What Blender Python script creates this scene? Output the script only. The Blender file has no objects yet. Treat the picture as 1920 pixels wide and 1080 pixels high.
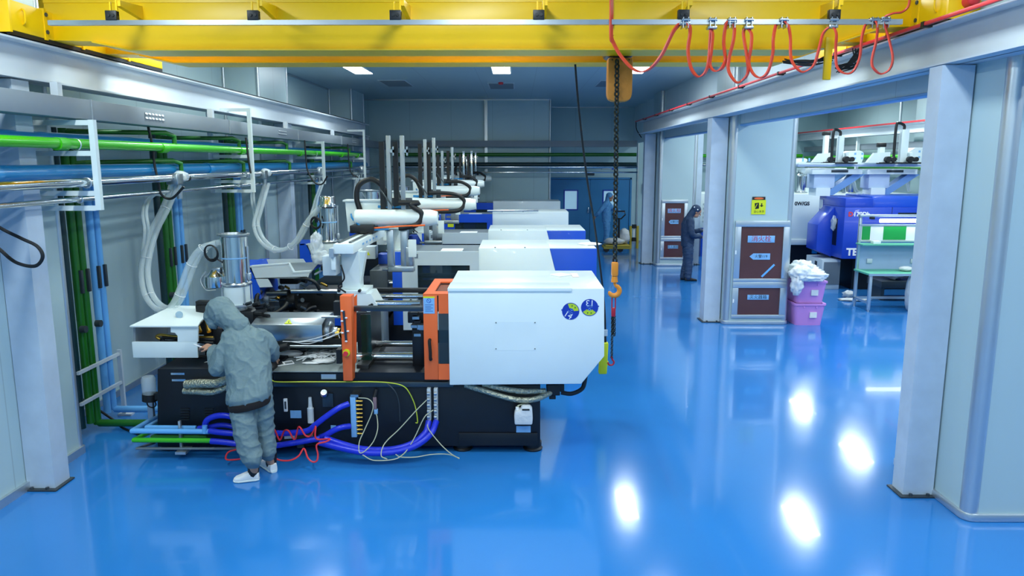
import bpy, bmesh, math, random
from mathutils import Vector, Matrix
random.seed(7)
SC = bpy.context.scene
COL = SC.collection
V = Vector
# ---------------------------------------------------------------- camera, exposure, world
FPX, CAMZ = 1400.0, 2.6
PITCH = math.atan((540 - 303) / FPX)
YAW = math.atan((960 - 970) / math.hypot(FPX, 237))
cam_data = bpy.data.cameras.new('camera'); cam = bpy.data.objects.new('camera', cam_data); COL.objects.link(cam)
cam.location = (0, 0, CAMZ); cam.rotation_euler = (math.pi / 2 - PITCH, 0, -YAW)
cam_data.sensor_width = 36; cam_data.lens = FPX / 1920 * 36; cam_data.clip_start = 0.05
SC.camera = cam
SC.view_settings.view_transform = 'Standard'; SC.view_settings.look = 'None'
SC.view_settings.gamma = 1; SC.view_settings.use_curve_mapping = False
SC.view_settings.exposure = 0.52
w = bpy.data.worlds.new('world'); SC.world = w; w.use_nodes = True
w.node_tree.nodes['Background'].inputs[0].default_value = (0.55, 0.75, 1, 1)
w.node_tree.nodes['Background'].inputs[1].default_value = 0.25
LAMP_COL = (0.87, 0.985, 1.0)
CEIL = 4.3
def area_light(x, y, power, sx=0.32, sy=1.25):
    l = bpy.data.lights.new('ceiling_light', 'AREA'); l.shape = 'RECTANGLE'; l.size = sx; l.size_y = sy
    l.energy = power; l.color = LAMP_COL
    o = bpy.data.objects.new('ceiling_light', l); COL.objects.link(o); o.location = (x, y, CEIL - 0.035)
    return o
LAMP_X = (-2.96, -0.3, 2.23); LAMP_Y = 14.25
for yy, pw in ((-1.9, 34), (1.2, 34), (4.4, 38), (7.4, 38), (10.4, 30), (14.25, 24)):
    for xx in LAMP_X: area_light(xx, yy, pw * (0.78 if xx > 2 and yy < 12 else 1.06))
for yy in (1.45, 4.8, 7.4, 10.2, 13.6, 17.0, 20.4):
    for xx in (5.5, 8.1): area_light(xx, yy, 45)

def ray(px, py):
    a = (px - 960) / FPX; b = -(py - 540) / FPX
    f = math.cos(PITCH) + b * math.sin(PITCH); u = -math.sin(PITCH) + b * math.cos(PITCH)
    return a * math.cos(YAW) + f * math.sin(YAW), -a * math.sin(YAW) + f * math.cos(YAW), u
def P(px, py, Y):                       # point seen at a pixel of the photo, at a known depth
    x, y, u = ray(px, py); t = Y / y
    return V((x * t, Y, CAMZ + u * t))
def PX(px, py, X):                      # ... on a plane X = const
    x, y, u = ray(px, py); t = X / x
    return V((X, y * t, CAMZ + u * t))
def PZ(px, py, z=0.0):                  # ... at a known height
    x, y, u = ray(px, py); t = (z - CAMZ) / u
    return V((x * t, y * t, z))

# ---------------------------------------------------------------- materials
MATS = {}
def lin(c): return c / 12.92 if c <= 0.04045 else ((c + 0.055) / 1.055) ** 2.4
def hexc(h):
    h = h.lstrip('#'); return tuple(lin(int(h[i:i + 2], 16) / 255) for i in (0, 2, 4))
def mat(name, col, rough=0.45, metal=0.0, var=0.06, scale=6.0, bump=0.0, alpha=1.0, emit=0.0, trans=0.0, coat=0.0, bscale=None, spec=None):
    if name in MATS: return MATS[name]
    c = hexc(col) if isinstance(col, str) else col
    m = bpy.data.materials.new(name); m.use_nodes = True; nt = m.node_tree; N = nt.nodes; L = nt.links
    b = N['Principled BSDF']
    b.inputs['Roughness'].default_value = rough; b.inputs['Metallic'].default_value = metal
    b.inputs['Alpha'].default_value = alpha; b.inputs['Transmission Weight'].default_value = trans
    b.inputs['Coat Weight'].default_value = coat
    if spec is not None: b.inputs['Specular IOR Level'].default_value = spec
    tc = N.new('ShaderNodeTexCoord'); nz = N.new('ShaderNodeTexNoise'); nz.inputs['Scale'].default_value = scale
    nz.inputs['Detail'].default_value = 4
    L.new(tc.outputs['Object'], nz.inputs['Vector'])
    mx = N.new('ShaderNodeMix'); mx.data_type = 'RGBA'
    mx.inputs[6].default_value = tuple(max(0, v * (1 - var)) for v in c) + (1,)
    mx.inputs[7].default_value = tuple(min(1, v * (1 + var)) for v in c) + (1,)
    L.new(nz.outputs['Fac'], mx.inputs[0]); L.new(mx.outputs[2], b.inputs['Base Color'])
    if bump:
        n2 = N.new('ShaderNodeTexNoise'); n2.inputs['Scale'].default_value = bscale or scale * 3
        L.new(tc.outputs['Object'], n2.inputs['Vector'])
        bp = N.new('ShaderNodeBump'); bp.inputs['Strength'].default_value = bump; bp.inputs['Distance'].default_value = 0.02
        L.new(n2.outputs['Fac'], bp.inputs['Height']); L.new(bp.outputs['Normal'], b.inputs['Normal'])
    if emit:
        b.inputs['Emission Color'].default_value = c + (1,); b.inputs['Emission Strength'].default_value = emit
    MATS[name] = m
    return m
def panel_mat(name, col, rough, pitch, axis, line=0.8, lw=0.012):
    """painted sandwich panel: fine vertical joints every `pitch` metres along `axis`"""
    m = mat(name, col, rough, var=0.05, scale=0.7, bump=0.02, bscale=3)
    nt = m.node_tree; N = nt.nodes; L = nt.links; b = N['Principled BSDF']
    src = b.inputs['Base Color'].links[0].from_socket
    tc = N.new('ShaderNodeTexCoord'); sp = N.new('ShaderNodeSeparateXYZ'); L.new(tc.outputs['Object'], sp.inputs[0])
    md = N.new('ShaderNodeMath'); md.operation = 'WRAP'; md.inputs[1].default_value = pitch; md.inputs[2].default_value = 0
    L.new(sp.outputs[axis], md.inputs[0])
    lt = N.new('ShaderNodeMath'); lt.operation = 'LESS_THAN'; lt.inputs[1].default_value = lw; L.new(md.outputs[0], lt.inputs[0])
    mx = N.new('ShaderNodeMix'); mx.data_type = 'RGBA'; mx.blend_type = 'MULTIPLY'
    L.new(lt.outputs[0], mx.inputs[0]); L.new(src, mx.inputs[6]); mx.inputs[7].default_value = (line, line, line, 1)
    L.new(mx.outputs[2], b.inputs['Base Color'])
    return m
M_wallX = panel_mat('wall_panel_side', '#b3cace', 0.38, 1.15, 'Y')
M_wallY = panel_mat('wall_panel_end', '#abcad1', 0.38, 1.15, 'X')
M_ceil = panel_mat('ceiling_panel', '#b2c8ce', 0.4, 1.15, 'X')
M_floor = mat('blue_epoxy_floor', (0.022, 0.195, 0.555), 0.13, var=0.10, scale=0.9, bump=0.055, bscale=1.7, coat=0.25)
M_alu = mat('aluminium', '#c3ccd2', 0.35, 0.75, var=0.05)
M_steelpaint = mat('worn_white_steel_paint', '#bccbda', 0.5, var=0.16, scale=5, bump=0.06)
M_header = panel_mat('lightened_header_panel', '#d2e2e8', 0.38, 1.15, 'Y')  # wall panel colour lightened to offset the weak light on the header
M_beam = mat('white_beam_paint', '#ccd5dc', 0.55, var=0.06, scale=3)
M_beam_dim = mat('dimmed_white_beam_paint', '#bcc7d0', 0.55, var=0.06, scale=3)  # same white paint, darkened to offset strong lamp light on the right beam
M_grey = mat('grey_sheet', '#7f8a92', 0.55, 0.0, var=0.05)
M_dgrey = mat('dark_grey_metal', '#3d464c', 0.45, 0.3)
M_yellow = mat('crane_yellow', '#f8c600', 0.38, var=0.06, scale=3)
M_black = mat('black_rubber', '#101316', 0.5)
M_navy = mat('black_machine_paint', '#060b15', 0.42, var=0.25, scale=20, bump=0.05, bscale=160)
M_white = mat('white_machine_paint', '#e4f0ef', 0.33, var=0.02, coat=0.15)
M_offw = mat('offwhite_paint', '#c4d1d6', 0.4, var=0.03)
M_blue = mat('blue_machine_paint', '#1450c8', 0.35, var=0.05, coat=0.15)
M_dblue = mat('deep_blue_machine_paint', '#1a44bc', 0.35, var=0.05, coat=0.15)
M_orange = mat('orange_paint', '#ef6a2e', 0.42, var=0.05)
M_chrome = mat('polished_steel', '#d9dcdd', 0.13, 1.0, var=0.04, scale=3)
M_steel = mat('brushed_steel', '#b4babd', 0.3, 1.0, var=0.08, scale=10)
M_dsteel = mat('dark_steel', '#50585c', 0.35, 0.9, var=0.1)
M_brass = mat('brass', '#c9a34e', 0.3, 1.0)
M_green = mat('bright_green_pipe', '#3fb814', 0.3, var=0.06, coat=0.2)
M_dgreen = mat('dark_green_pipe', '#1f6a1d', 0.35, var=0.12)
M_ngreen = mat('blackish_green_pipe', '#0f3236', 0.4, var=0.1)
M_bpipe = mat('blue_pipe', '#1b80be', 0.3, var=0.06, coat=0.2)
M_lbpipe = mat('light_blue_pipe', '#6db4f0', 0.32, var=0.05)
M_bhose = mat('blue_hose', '#2233cc', 0.28, var=0.12, scale=30, bump=0.05)
M_red = mat('red_plastic', '#d8313a', 0.4)
M_redcable = mat('red_orange_cable', '#dd4630', 0.42, var=0.08)
M_clear = mat('clear_hose', '#dfecee', 0.08, alpha=0.36, var=0.04)
M_thin = mat('milky_tube', '#b9bb9f', 0.35)
M_film = mat('clear_film', '#e8f2f7', 0.2, alpha=0.5, var=0.05, bump=0.5, bscale=25)
M_glass = mat('dark_window', '#27363c', 0.08, alpha=0.72, var=0.3, scale=4)
M_gglass = mat('green_guard_sheet', '#103a30', 0.1, alpha=0.6, var=0.3, scale=5)
M_paper = mat('paper', '#eef0f0', 0.7, var=0.02)
M_hoist = mat('hoist_orange', '#e08a24', 0.45, var=0.08)
M_bag = mat('chain_bag_fabric', '#c5812f', 0.75, var=0.12, scale=8, bump=0.3)
M_chain = mat('chain_steel', '#3a3d38', 0.4, 0.8, var=0.15)
M_sling = mat('red_sling_steel', '#a8182e', 0.4)
M_coat = mat('grey_work_coat', '#6a8187', 0.7, var=0.10, scale=14, bump=0.4, bscale=20)
M_dcoat = mat('navy_work_coat', '#1d3554', 0.75, var=0.15, scale=14, bump=0.35, bscale=18)
M_bcoat = mat('blue_clean_suit', '#5a9bd4', 0.75, var=0.08, scale=14, bump=0.3, bscale=18)
M_skin = mat('skin', '#b98a70', 0.55, var=0.06)
M_hem = mat('dark_brown_rib', '#1d1512', 0.85)
M_pink = mat('pink_plastic', '#c58ad2', 0.42, var=0.04)
M_maroon = mat('maroon_cabinet_door', '#5a3a38', 0.16, var=0.2, scale=3)
M_ybright = mat('warning_yellow', '#d8e01a', 0.5)
M_ystick = mat('sticker_yellow', '#b9d22b', 0.5, var=0.2, scale=60)
M_bstick = mat('sticker_blue', '#1236a8', 0.4)
M_lblue = mat('label_blue', '#7fb4e2', 0.5, var=0.1, scale=40)
M_mint = mat('mint_work_mat', '#62b898', 0.5)
M_gboard = mat('green_board', '#1f9e48', 0.35)
M_door = mat('blue_door_paint', '#2f83bb', 0.4, var=0.03)
M_sack = mat('white_sack', '#d7dadb', 0.8, bump=0.4, bscale=20)
M_sacky = mat('pallet_yellow', '#bda73c', 0.5)
M_foil = mat('foil_sleeve', '#a8a894', 0.35, 0.7, var=0.3, scale=40, bump=0.8, bscale=50)
M_wire = mat('yellow_green_wire', '#c6d23a', 0.5)
M_tray = mat('dusty_grey_tray', '#8a9596', 0.5, 0.4, var=0.25, scale=14)
M_pane_glow = mat('door_pane', '#a9d6ee', 0.08, var=0.05, emit=0.28)  # emission stands in for light from the corridor behind the door
M_lamp = mat('lamp_diffuser', (0.9, 0.97, 1.0), 0.5, emit=6.0, var=0.0)
M_tube = mat('tube_light', (0.95, 0.98, 1.0), 0.5, emit=5.0, var=0.0)
M_bgrey = mat('dull_grey', '#6c7880', 0.5)

# ---------------------------------------------------------------- mesh builder
ORG = {}
def catmull(pts, n=8, closed=False):
    pts = [V(p) for p in pts]
    if len(pts) < 3: return pts
    out = []; m = len(pts)
    rng = range(m if closed else m - 1)
    for i in rng:
        p1 = pts[i]; p2 = pts[(i + 1) % m]
        p0 = pts[i - 1] if (i > 0 or closed) else p1 * 2 - p2
        p3 = pts[(i + 2) % m] if (i + 2 < m or closed) else p2 * 2 - p1
        for k in range(n):
            t = k / n
            out.append(0.5 * ((2 * p1) + (p2 - p0) * t + (2 * p0 - 5 * p1 + 4 * p2 - p3) * t * t + (3 * p1 - p0 - 3 * p2 + p3) * t ** 3))
    if not closed: out.append(pts[-1])
    return out
class MB:
    def __init__(s): s.bm = bmesh.new()
    def box(s, x0, x1, y0, y1, z0, z1, bev=0.0, seg=2):
        if x1 < x0: x0, x1 = x1, x0
        if y1 < y0: y0, y1 = y1, y0
        if z1 < z0: z0, z1 = z1, z0
        r = bmesh.ops.create_cube(s.bm, size=1)
        vs = r['verts']
        for v in vs:
            v.co = V((x0 + (v.co.x + .5) * (x1 - x0), y0 + (v.co.y + .5) * (y1 - y0), z0 + (v.co.z + .5) * (z1 - z0)))
        if bev:
            bev = min(bev, 0.45 * min(x1 - x0, y1 - y0, z1 - z0))
            es = list({e for v in vs for e in v.link_edges})
            bmesh.ops.bevel(s.bm, geom=es, offset=bev, segments=seg, affect='EDGES', profile=0.5)
        return s
    def pbox(s, px0, py0, px1, py1, Y0, Y1, bev=0.0):       # box whose front face at depth Y0 covers a photo rectangle
        a = P(px0, py0, Y0); b = P(px1, py1, Y0)
        return s.box(a.x, b.x, Y0, Y1, a.z, b.z, bev)
    def prism(s, pts, d, bev=0.0):
        d = V(d); pts = [V(p) for p in pts]
        a = [s.bm.verts.new(p) for p in pts]; b = [s.bm.verts.new(p + d) for p in pts]
        n = len(pts); fs = [s.bm.faces.new(a), s.bm.faces.new(b[::-1])]
        for i in range(n): fs.append(s.bm.faces.new((a[(i + 1) % n], a[i], b[i], b[(i + 1) % n])))
        bmesh.ops.recalc_face_normals(s.bm, faces=fs)
        if bev:
            es = list({e for v in a + b for e in v.link_edges})
            bmesh.ops.bevel(s.bm, geom=es, offset=bev, segments=2, affect='EDGES', profile=0.5)
        return s
    def pprism(s, pxs, Y0, Y1, bev=0.0):
        return s.prism([P(x, y, Y0) for x, y in pxs], (0, Y1 - Y0, 0), bev)
    def sweep(s, pts, prof, up=None, closed=False, caps=True, scale=None):
        """sweep a closed 2-D profile along points with parallel-transported frames"""
        pts = [V(p) for p in pts]; n = len(pts)
        T = []
        for i in range(n):
            a = pts[i - 1] if i > 0 else (pts[-1] if closed else pts[0]); b = pts[i + 1] if i < n - 1 else (pts[0] if closed else pts[-1])
            t = (b - a); T.append(t.normalized() if t.length > 1e-9 else V((0, 0, 1)))
        u = V(up) if up else (V((0, 0, 1)) if abs(T[0].z) < 0.9 else V((1, 0, 0)))
        rings = []
        for i in range(n):
            u2 = V(up) if up else u
            u = (u2 - T[i] * u2.dot(T[i]))
            u = u.normalized() if u.length > 1e-6 else T[i].orthogonal().normalized()
            w_ = T[i].cross(u); k = scale[i] if scale else 1.0
            rings.append([s.bm.verts.new(pts[i] + u * (q[1] * k) + w_ * (q[0] * k)) for q in prof])
        m = len(prof); fs = []
        for i in range(n if closed else n - 1):
            r0 = rings[i]; r1 = rings[(i + 1) % n]
            for j in range(m): fs.append(s.bm.faces.new((r0[j], r0[(j + 1) % m], r1[(j + 1) % m], r1[j])))
        if caps and not closed:
            fs.append(s.bm.faces.new(rings[0][::-1])); fs.append(s.bm.faces.new(rings[-1]))
        bmesh.ops.recalc_face_normals(s.bm, faces=fs)
        return s
    def tube(s, pts, r, n=10, smooth=True, closed=False, seg=8, scale=None):
        if smooth: pts = catmull(pts, seg, closed)
        return s.sweep(pts, [(r * math.cos(2 * math.pi * k / n), r * math.sin(2 * math.pi * k / n)) for k in range(n)], closed=closed, scale=scale)
    def bar(s, pts, w, h, up=(0, 0, 1)):
        return s.sweep(pts, [(-w / 2, -h / 2), (w / 2, -h / 2), (w / 2, h / 2), (-w / 2, h / 2)], up=up)
    def cyl(s, a, b, r, r2=None, n=20):
        a = V(a); b = V(b); t = (b - a).normalized(); u = t.orthogonal().normalized(); w_ = t.cross(u)
        r2 = r if r2 is None else r2
        A = [s.bm.verts.new(a + (u * math.cos(2 * math.pi * k / n) + w_ * math.sin(2 * math.pi * k / n)) * r) for k in range(n)]
        B = [s.bm.verts.new(b + (u * math.cos(2 * math.pi * k / n) + w_ * math.sin(2 * math.pi * k / n)) * r2) for k in range(n)]
        fs = [s.bm.faces.new((A[k], A[(k + 1) % n], B[(k + 1) % n], B[k])) for k in range(n)]
        fs.append(s.bm.faces.new(A[::-1])); fs.append(s.bm.faces.new(B))
        bmesh.ops.recalc_face_normals(s.bm, faces=fs)
        return s
    def lathe(s, prof, c, axis=(0, 0, 1), n=28):
        c = V(c); t = V(axis).normalized(); u = t.orthogonal().normalized(); w_ = t.cross(u); rings = []
        for r, z in prof:
            r = max(r, 1e-4)
            rings.append([s.bm.verts.new(c + t * z + (u * math.cos(2 * math.pi * k / n) + w_ * math.sin(2 * math.pi * k / n)) * r) for k in range(n)])
        fs = []
        for i in range(len(rings) - 1):
            for k in range(n): fs.append(s.bm.faces.new((rings[i][k], rings[i][(k + 1) % n], rings[i + 1][(k + 1) % n], rings[i + 1][k])))
        fs.append(s.bm.faces.new(rings[0][::-1])); fs.append(s.bm.faces.new(rings[-1]))
        bmesh.ops.recalc_face_normals(s.bm, faces=fs)
        return s
    def ball(s, c, r, sx=1, sy=1, sz=1, sub=2, rot=None):
        rr = bmesh.ops.create_icosphere(s.bm, subdivisions=sub, radius=r); c = V(c)
        for v in rr['verts']:
            p = V((v.co.x * sx, v.co.y * sy, v.co.z * sz))
            if rot: p = rot @ p
            v.co = p + c
        return s
    def lump(s, c, rx, ry, rz, amp=0.25, seed=0, sub=3):
        from mathutils import noise
        rr = bmesh.ops.create_icosphere(s.bm, subdivisions=sub, radius=1); c = V(c)
        for v in rr['verts']:
            d = v.co.normalized(); k = 1 + amp * (noise.noise(d * 2.3 + V((seed, 0, seed))) + 0.6 * noise.noise(d * 6 + V((0, seed, 0))))
            v.co = V((d.x * rx * k, d.y * ry * k, max(-rz * .95, d.z * rz * k))) + c
        return s
    def torus(s, c, R, r, axis=(0, 0, 1), n=24, m=8):
        c = V(c); t = V(axis).normalized(); u = t.orthogonal().normalized(); w_ = t.cross(u)
        return s.tube([c + (u * math.cos(2 * math.pi * k / n) + w_ * math.sin(2 * math.pi * k / n)) * R for k in range(n)], r, m, smooth=False, closed=True)
    def build(s, name, m, parent=None, sharp=40, flat=False):
        me = bpy.data.meshes.new(name); org = ORG.get(parent.as_pointer(), V((0, 0, 0))) if parent else V((0, 0, 0))
        if parent is None and len(s.bm.verts):
            xs = [v.co.x for v in s.bm.verts]; ys = [v.co.y for v in s.bm.verts]; zs = [v.co.z for v in s.bm.verts]
            org = V(((min(xs) + max(xs)) / 2, (min(ys) + max(ys)) / 2, min(zs)))
        for v in s.bm.verts: v.co -= org
        s.bm.to_mesh(me); s.bm.free()
        if not flat:
            me.shade_smooth(); me.set_sharp_from_angle(angle=math.radians(sharp))
        me.materials.append(m)
        o = bpy.data.objects.new(name, me); COL.objects.link(o)
        if parent: o.parent = parent
        else: o.location = org
        ORG[o.as_pointer()] = org
        return o
def tag(o, label, cat, group=None, kind=None):
    o['label'] = label; o['category'] = cat
    if group: o['group'] = group
    if kind: o['kind'] = kind
    return o
def T(name, label, cat, loc, group=None):
    o = bpy.data.objects.new(name, None); COL.objects.link(o); o.location = loc; o.empty_display_size = 0.1
    ORG[o.as_pointer()] = V(loc)
    return tag(o, label, cat, group)
def struct(mb, name, m, sharp=40):
    o = mb.build(name, m, sharp=sharp); o['kind'] = 'structure'; return o
def plabel(o, s): o['label'] = s; return o
def copy_tree(o, dloc=None, parent=None):
    c = o.copy(); COL.objects.link(c)
    if parent: c.parent = parent
    if dloc is not None: c.location = o.location + V(dloc)
    for ch in list(o.children): copy_tree(ch, None, c)
    return c
def text(s, size, origin, right, up, name, m, parent, depth=0.002, align='CENTER', bold=0.0):
    cu = bpy.data.curves.new(name, 'FONT'); cu.body = s; cu.size = size; cu.extrude = depth; cu.align_x = align; cu.align_y = 'CENTER'; cu.offset = bold
    t = bpy.data.objects.new(name, cu); COL.objects.link(t)
    dg = bpy.context.evaluated_depsgraph_get(); me = bpy.data.meshes.new_from_object(t.evaluated_get(dg))
    bpy.data.objects.remove(t); bpy.data.curves.remove(cu)
    R_ = V(right).normalized(); U = V(up).normalized(); n = R_.cross(U)
    org = ORG.get(parent.as_pointer(), V((0, 0, 0)))
    for v in me.vertices:
        v.co = V(origin) + R_ * v.co.x + U * v.co.y + n * v.co.z - org
    me.materials.clear(); me.materials.append(m)
    o = bpy.data.objects.new(name, me); COL.objects.link(o); o.parent = parent; ORG[o.as_pointer()] = org
    return o
# ---------------------------------------------------------------- the room
WL, WR, YB, YF, YD = -4.49, 9.8, -3.2, 21.2, 24.2
b = MB(); b.box(WL - .1, WR + .1, YB - .1, YD + .2, -0.1, 0); struct(b, 'floor', M_floor)
b = MB(); b.box(WL - .1, WR + .1, YB - .1, YD + .2, CEIL, CEIL + .1); struct(b, 'ceiling', M_ceil)
b = MB(); b.box(WL - .1, WL, YB, YF, 0, CEIL); struct(b, 'wall_left', M_wallX)
b = MB(); b.box(WL - .1, 0.9, YF, YF + .12, 0, CEIL); b.box(0.78, 0.9, YF + .12, YD, 0, CEIL); struct(b, 'wall_far', M_wallY)
b = MB(); b.box(0.78, 1.02, YD, YD + .1, 0, CEIL); b.box(1.02, 3.65, YD, YD + .1, 2.06, CEIL); b.box(3.65, WR, YD, YD + .1, 0, CEIL)
b.box(1.0, 3.7, YD + .1, YD + .14, 0, 2.1); struct(b, 'wall_door_side', M_wallY)
b = MB(); b.box(WR, WR + .1, YB, YD, 0, CEIL); struct(b, 'wall_right', M_wallX)
b = MB(); b.box(WL - .1, WR + .1, YB - .1, YB, 0, CEIL); struct(b, 'wall_back', M_wallY)
# pillars on the left, boxed in wall panel, with bright corner trims
def cove(b, pts, h=0.07, d=0.03):
    for p, q in zip(pts, pts[1:]):
        b.bar([V(p) + V((0, 0, h / 2)), V(q) + V((0, 0, h / 2))], d, h)
for k, (y0, y1) in enumerate(((4.6, 6.38), (11.7, 13.1), (18.2, 19.6))):
    b = MB(); b.box(WL, -3.94, y0, y1, 0, CEIL); struct(b, 'pillar_left', M_wallX)
    b = MB()
    for yy in (y0, y1): b.cyl((-3.95, yy, 0), (-3.95, yy, CEIL), .028, n=10)
    for yy in (y0 - .01, y1 + .01): b.cyl((WL + .02, yy, 0), (WL + .02, yy, CEIL), .022, n=10)
    struct(b, 'trim_pillar', M_alu)
b = MB()
cove(b, [(-3.925, 4.5, 0), (-3.925, 6.4, 0), (WL, 6.4, 0), (WL + .015, 11.7, 0), (-3.925, 11.68, 0), (-3.925, 13.12, 0), (WL + .015, 13.12, 0), (WL + .015, 18.2, 0)])
struct(b, 'baseboard_left', M_alu)
# right row of boxed pillars and H columns
def round_rect(x0, x1, y0, y1, r, n=6):
    out = []
    for cx, cy, a0 in ((x0 + r, y0 + r, 180), (x1 - r, y0 + r, 270), (x1 - r, y1 - r, 0), (x0 + r, y1 - r, 90)):
        for k in range(n + 1):
            a = math.radians(a0 + 90 * k / n); out.append(V((cx + r * math.cos(a), cy + r * math.sin(a), 0)))
    return out
PILLR = ((3.29, 5.2, 5.14, 6.2), (3.34, 4.36, 11.86, 12.95), (3.5, 4.44, 18.7, 19.7))
for x0, x1, y0, y1 in PILLR:
    b = MB(); b.prism(round_rect(x0, x1, y0, y1, .06), (0, 0, CEIL)); struct(b, 'pillar_right', M_wallX)
    b = MB()
    for cx, cy in ((x0 + .055, y0 + .055), (x1 - .055, y0 + .055)): b.cyl((cx, cy, 0), (cx, cy, CEIL), .064, n=24)
    struct(b, 'trim_pillar', M_alu)
    b = MB(); b.prism(round_rect(x0 - .025, x1 + .025, y0 - .025, y1 + .025, .09), (0, 0, .06), bev=.012); struct(b, 'baseboard_pillar', M_alu)
def hcol(x0, x1, y0, y1, z, side):
    """steel H column: web along X between two flanges seen from the front, on a base plate"""
    b = MB(); t = .014; yi = y0 + .03
    b.prism([V((x0, y1, 0)), V((x0, y0, 0)), V((x1, y0, 0)), V((x1, y1, 0)), V((x1 - t, y1, 0)), V((x1 - t, y0 + t, 0)), V((x0 + t, y0 + t, 0)), V((x0 + t, y1, 0))], (0, 0, z))
    struct(b, 'column', M_steelpaint)
    b = MB(); b.box(x0 - .035, x1 + .03, y0 - .04, y1 + .02, 0, .014, .003)
    for px in (x0 + .05, x1 - .05): b.cyl((px, y0 - .02, .014), (px, y0 - .02, .03), .014, n=6)
    struct(b, 'column_base_plate', M_dgrey)
hcol(-3.935, -3.71, 5.62, 5.82, 3.2, 1); hcol(-3.935, -3.71, 12.3, 12.5, 3.2, 1); hcol(-3.935, -3.71, 18.8, 19.0, 3.2, 1)
hcol(3.04, 3.275, 5.55, 5.72, 3.28, -1); hcol(3.06, 3.32, 12.02, 12.3, 3.28, -1); hcol(3.2, 3.47, 19.08, 19.3, 3.28, -1); hcol(4.47, 4.63, 18.95, 19.15, 3.28, 1)
# header wall over the openings between the halls
b = MB(); b.box(3.46, 3.58, YB, 5.2, 3.17, CEIL); b.box(3.46, 3.58, 6.1, 11.95, 3.17, CEIL); b.box(3.62, 3.74, 12.85, 18.75, 3.17, CEIL); b.box(3.7, 3.8, 19.6, YD, 3.17, CEIL)
struct(b, 'wall_header', M_header)
b = MB()
for x, y0, y1 in ((3.52, YB, 5.14), (3.52, 6.2, 11.86), (3.68, 12.95, 18.7)): b.box(x - .07, x + .07, y0, y1, 3.15, 3.175, .004)
struct(b, 'trim_header', mat('header_trim_blue', '#5f9fd6', .4))
# inner corner trims and cornices
b = MB(); b.cyl((0.91, YF - .01, 0), (0.91, YF - .01, CEIL), .03, n=10); b.box(WL, .9, YF - .025, YF, CEIL - .035, CEIL); b.box(WL, WL + .03, YB, YF, CEIL - .035, CEIL)
b.box(.9, 3.5, YD - .03, YD, CEIL - .03, CEIL); b.cyl((3.85, YD - .02, 0), (3.85, YD - .02, CEIL), .03, n=10)
struct(b, 'trim_1', M_alu)
b = MB(); cove(b, [(3.7, YD - .015, 0), (WR, YD - .015, 0)], .08); cove(b, [(WL, YF - .015, 0), (.9, YF - .015, 0)], .08); struct(b, 'baseboard_far', M_alu)
# far double door
d = T('door_1', 'blue double door in the far wall', 'door', (2.33, YD, 0)); d['kind'] = 'structure'; del d['label']; del d['category']
b = MB(); b.box(1.0, 1.06, YD - .03, YD + .08, 0, 2.08); b.box(3.61, 3.67, YD - .03, YD + .08, 0, 2.08); b.box(1.0, 3.67, YD - .03, YD + .08, 2.04, 2.1); b.build('door_frame', M_door, d)
for x0, x1, c0, c1 in ((1.07, 2.34, 1.52, 1.93), (2.35, 3.6, 2.77, 3.2)):
    b = MB(); z0, z1 = 1.08, 1.68
    b.box(x0, c0, YD + .0, YD + .045, .02, 2.03); b.box(c1, x1, YD, YD + .045, .02, 2.03); b.box(c0, c1, YD, YD + .045, .02, z0); b.box(c0, c1, YD, YD + .045, z1, 2.03)
    lf = b.build('door_leaf', M_door, d)
    b = MB(); b.box(c0 - .03, c1 + .03, YD - .012, YD + .0, z0 - .03, z0 + .01); b.box(c0 - .03, c1 + .03, YD - .012, YD, z1 - .01, z1 + .03)
    b.box(c0 - .03, c0 + .01, YD - .012, YD, z0, z1); b.box(c1 - .01, c1 + .03, YD - .012, YD, z0, z1); b.build('window_frame', M_dblue, lf)
    b = MB(); b.box(c0, c1, YD + .015, YD + .025, z0, z1); b.build('window_pane', M_pane_glow, lf)
b = MB(); b.box(2.28, 2.31, YD - .05, YD - .02, .95, 1.15, .008); b.box(2.38, 2.41, YD - .05, YD - .02, .95, 1.15, .008); b.build('door_handle', M_chrome, d)
# ceiling lamps in view
proto = T('ceiling_lamp', 'leftmost of the three lit panel lamps on the ceiling beyond the crane', 'ceiling lamp', (LAMP_X[0], LAMP_Y, CEIL - .03), 'lit ceiling panel lamps')
b = MB(); b.box(LAMP_X[0] - .19, LAMP_X[0] + .19, LAMP_Y - .65, LAMP_Y + .65, CEIL - .03, CEIL, .006); b.build('frame', M_white, proto)
b = MB(); b.box(LAMP_X[0] - .165, LAMP_X[0] + .165, LAMP_Y - .63, LAMP_Y + .63, CEIL - .0335, CEIL - .029); b.build('diffuser', M_lamp, proto)
for x, s in ((LAMP_X[1], 'middle one of the three lit panel lamps on the ceiling beyond the crane'), (LAMP_X[2], 'lit ceiling panel lamp just right of the hanging chain bag')):
    c = copy_tree(proto, (x - LAMP_X[0], 0, 0)); c['label'] = s
for (x, y), s in zip((( -2.66, 16.9), (-0.36, 17.5), (2.05, 17.0)), ('unlit flush ceiling panel left of centre', 'unlit flush ceiling panel with a red detector near the centre', 'unlit flush ceiling panel behind the chain bag')):
    v = T('ceiling_panel_unit', s, 'ceiling panel', (x, y, CEIL - .012), 'unlit ceiling panels')
    b = MB(); b.box(x - .3, x + .3, y - .65, y + .65, CEIL - .012, CEIL, .003); b.build('frame', M_offw, v)
    b = MB(); b.box(x - .27, x + .27, y - .62, y + .62, CEIL - .015, CEIL - .011); b.build('cover', M_grey, v)
    if 'red' in s:
        b = MB(); b.lathe([(.05, 0), (.06, -.02), (.04, -.05)], (x, y - .75, CEIL)); b.build('detector', M_red, v)
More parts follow.
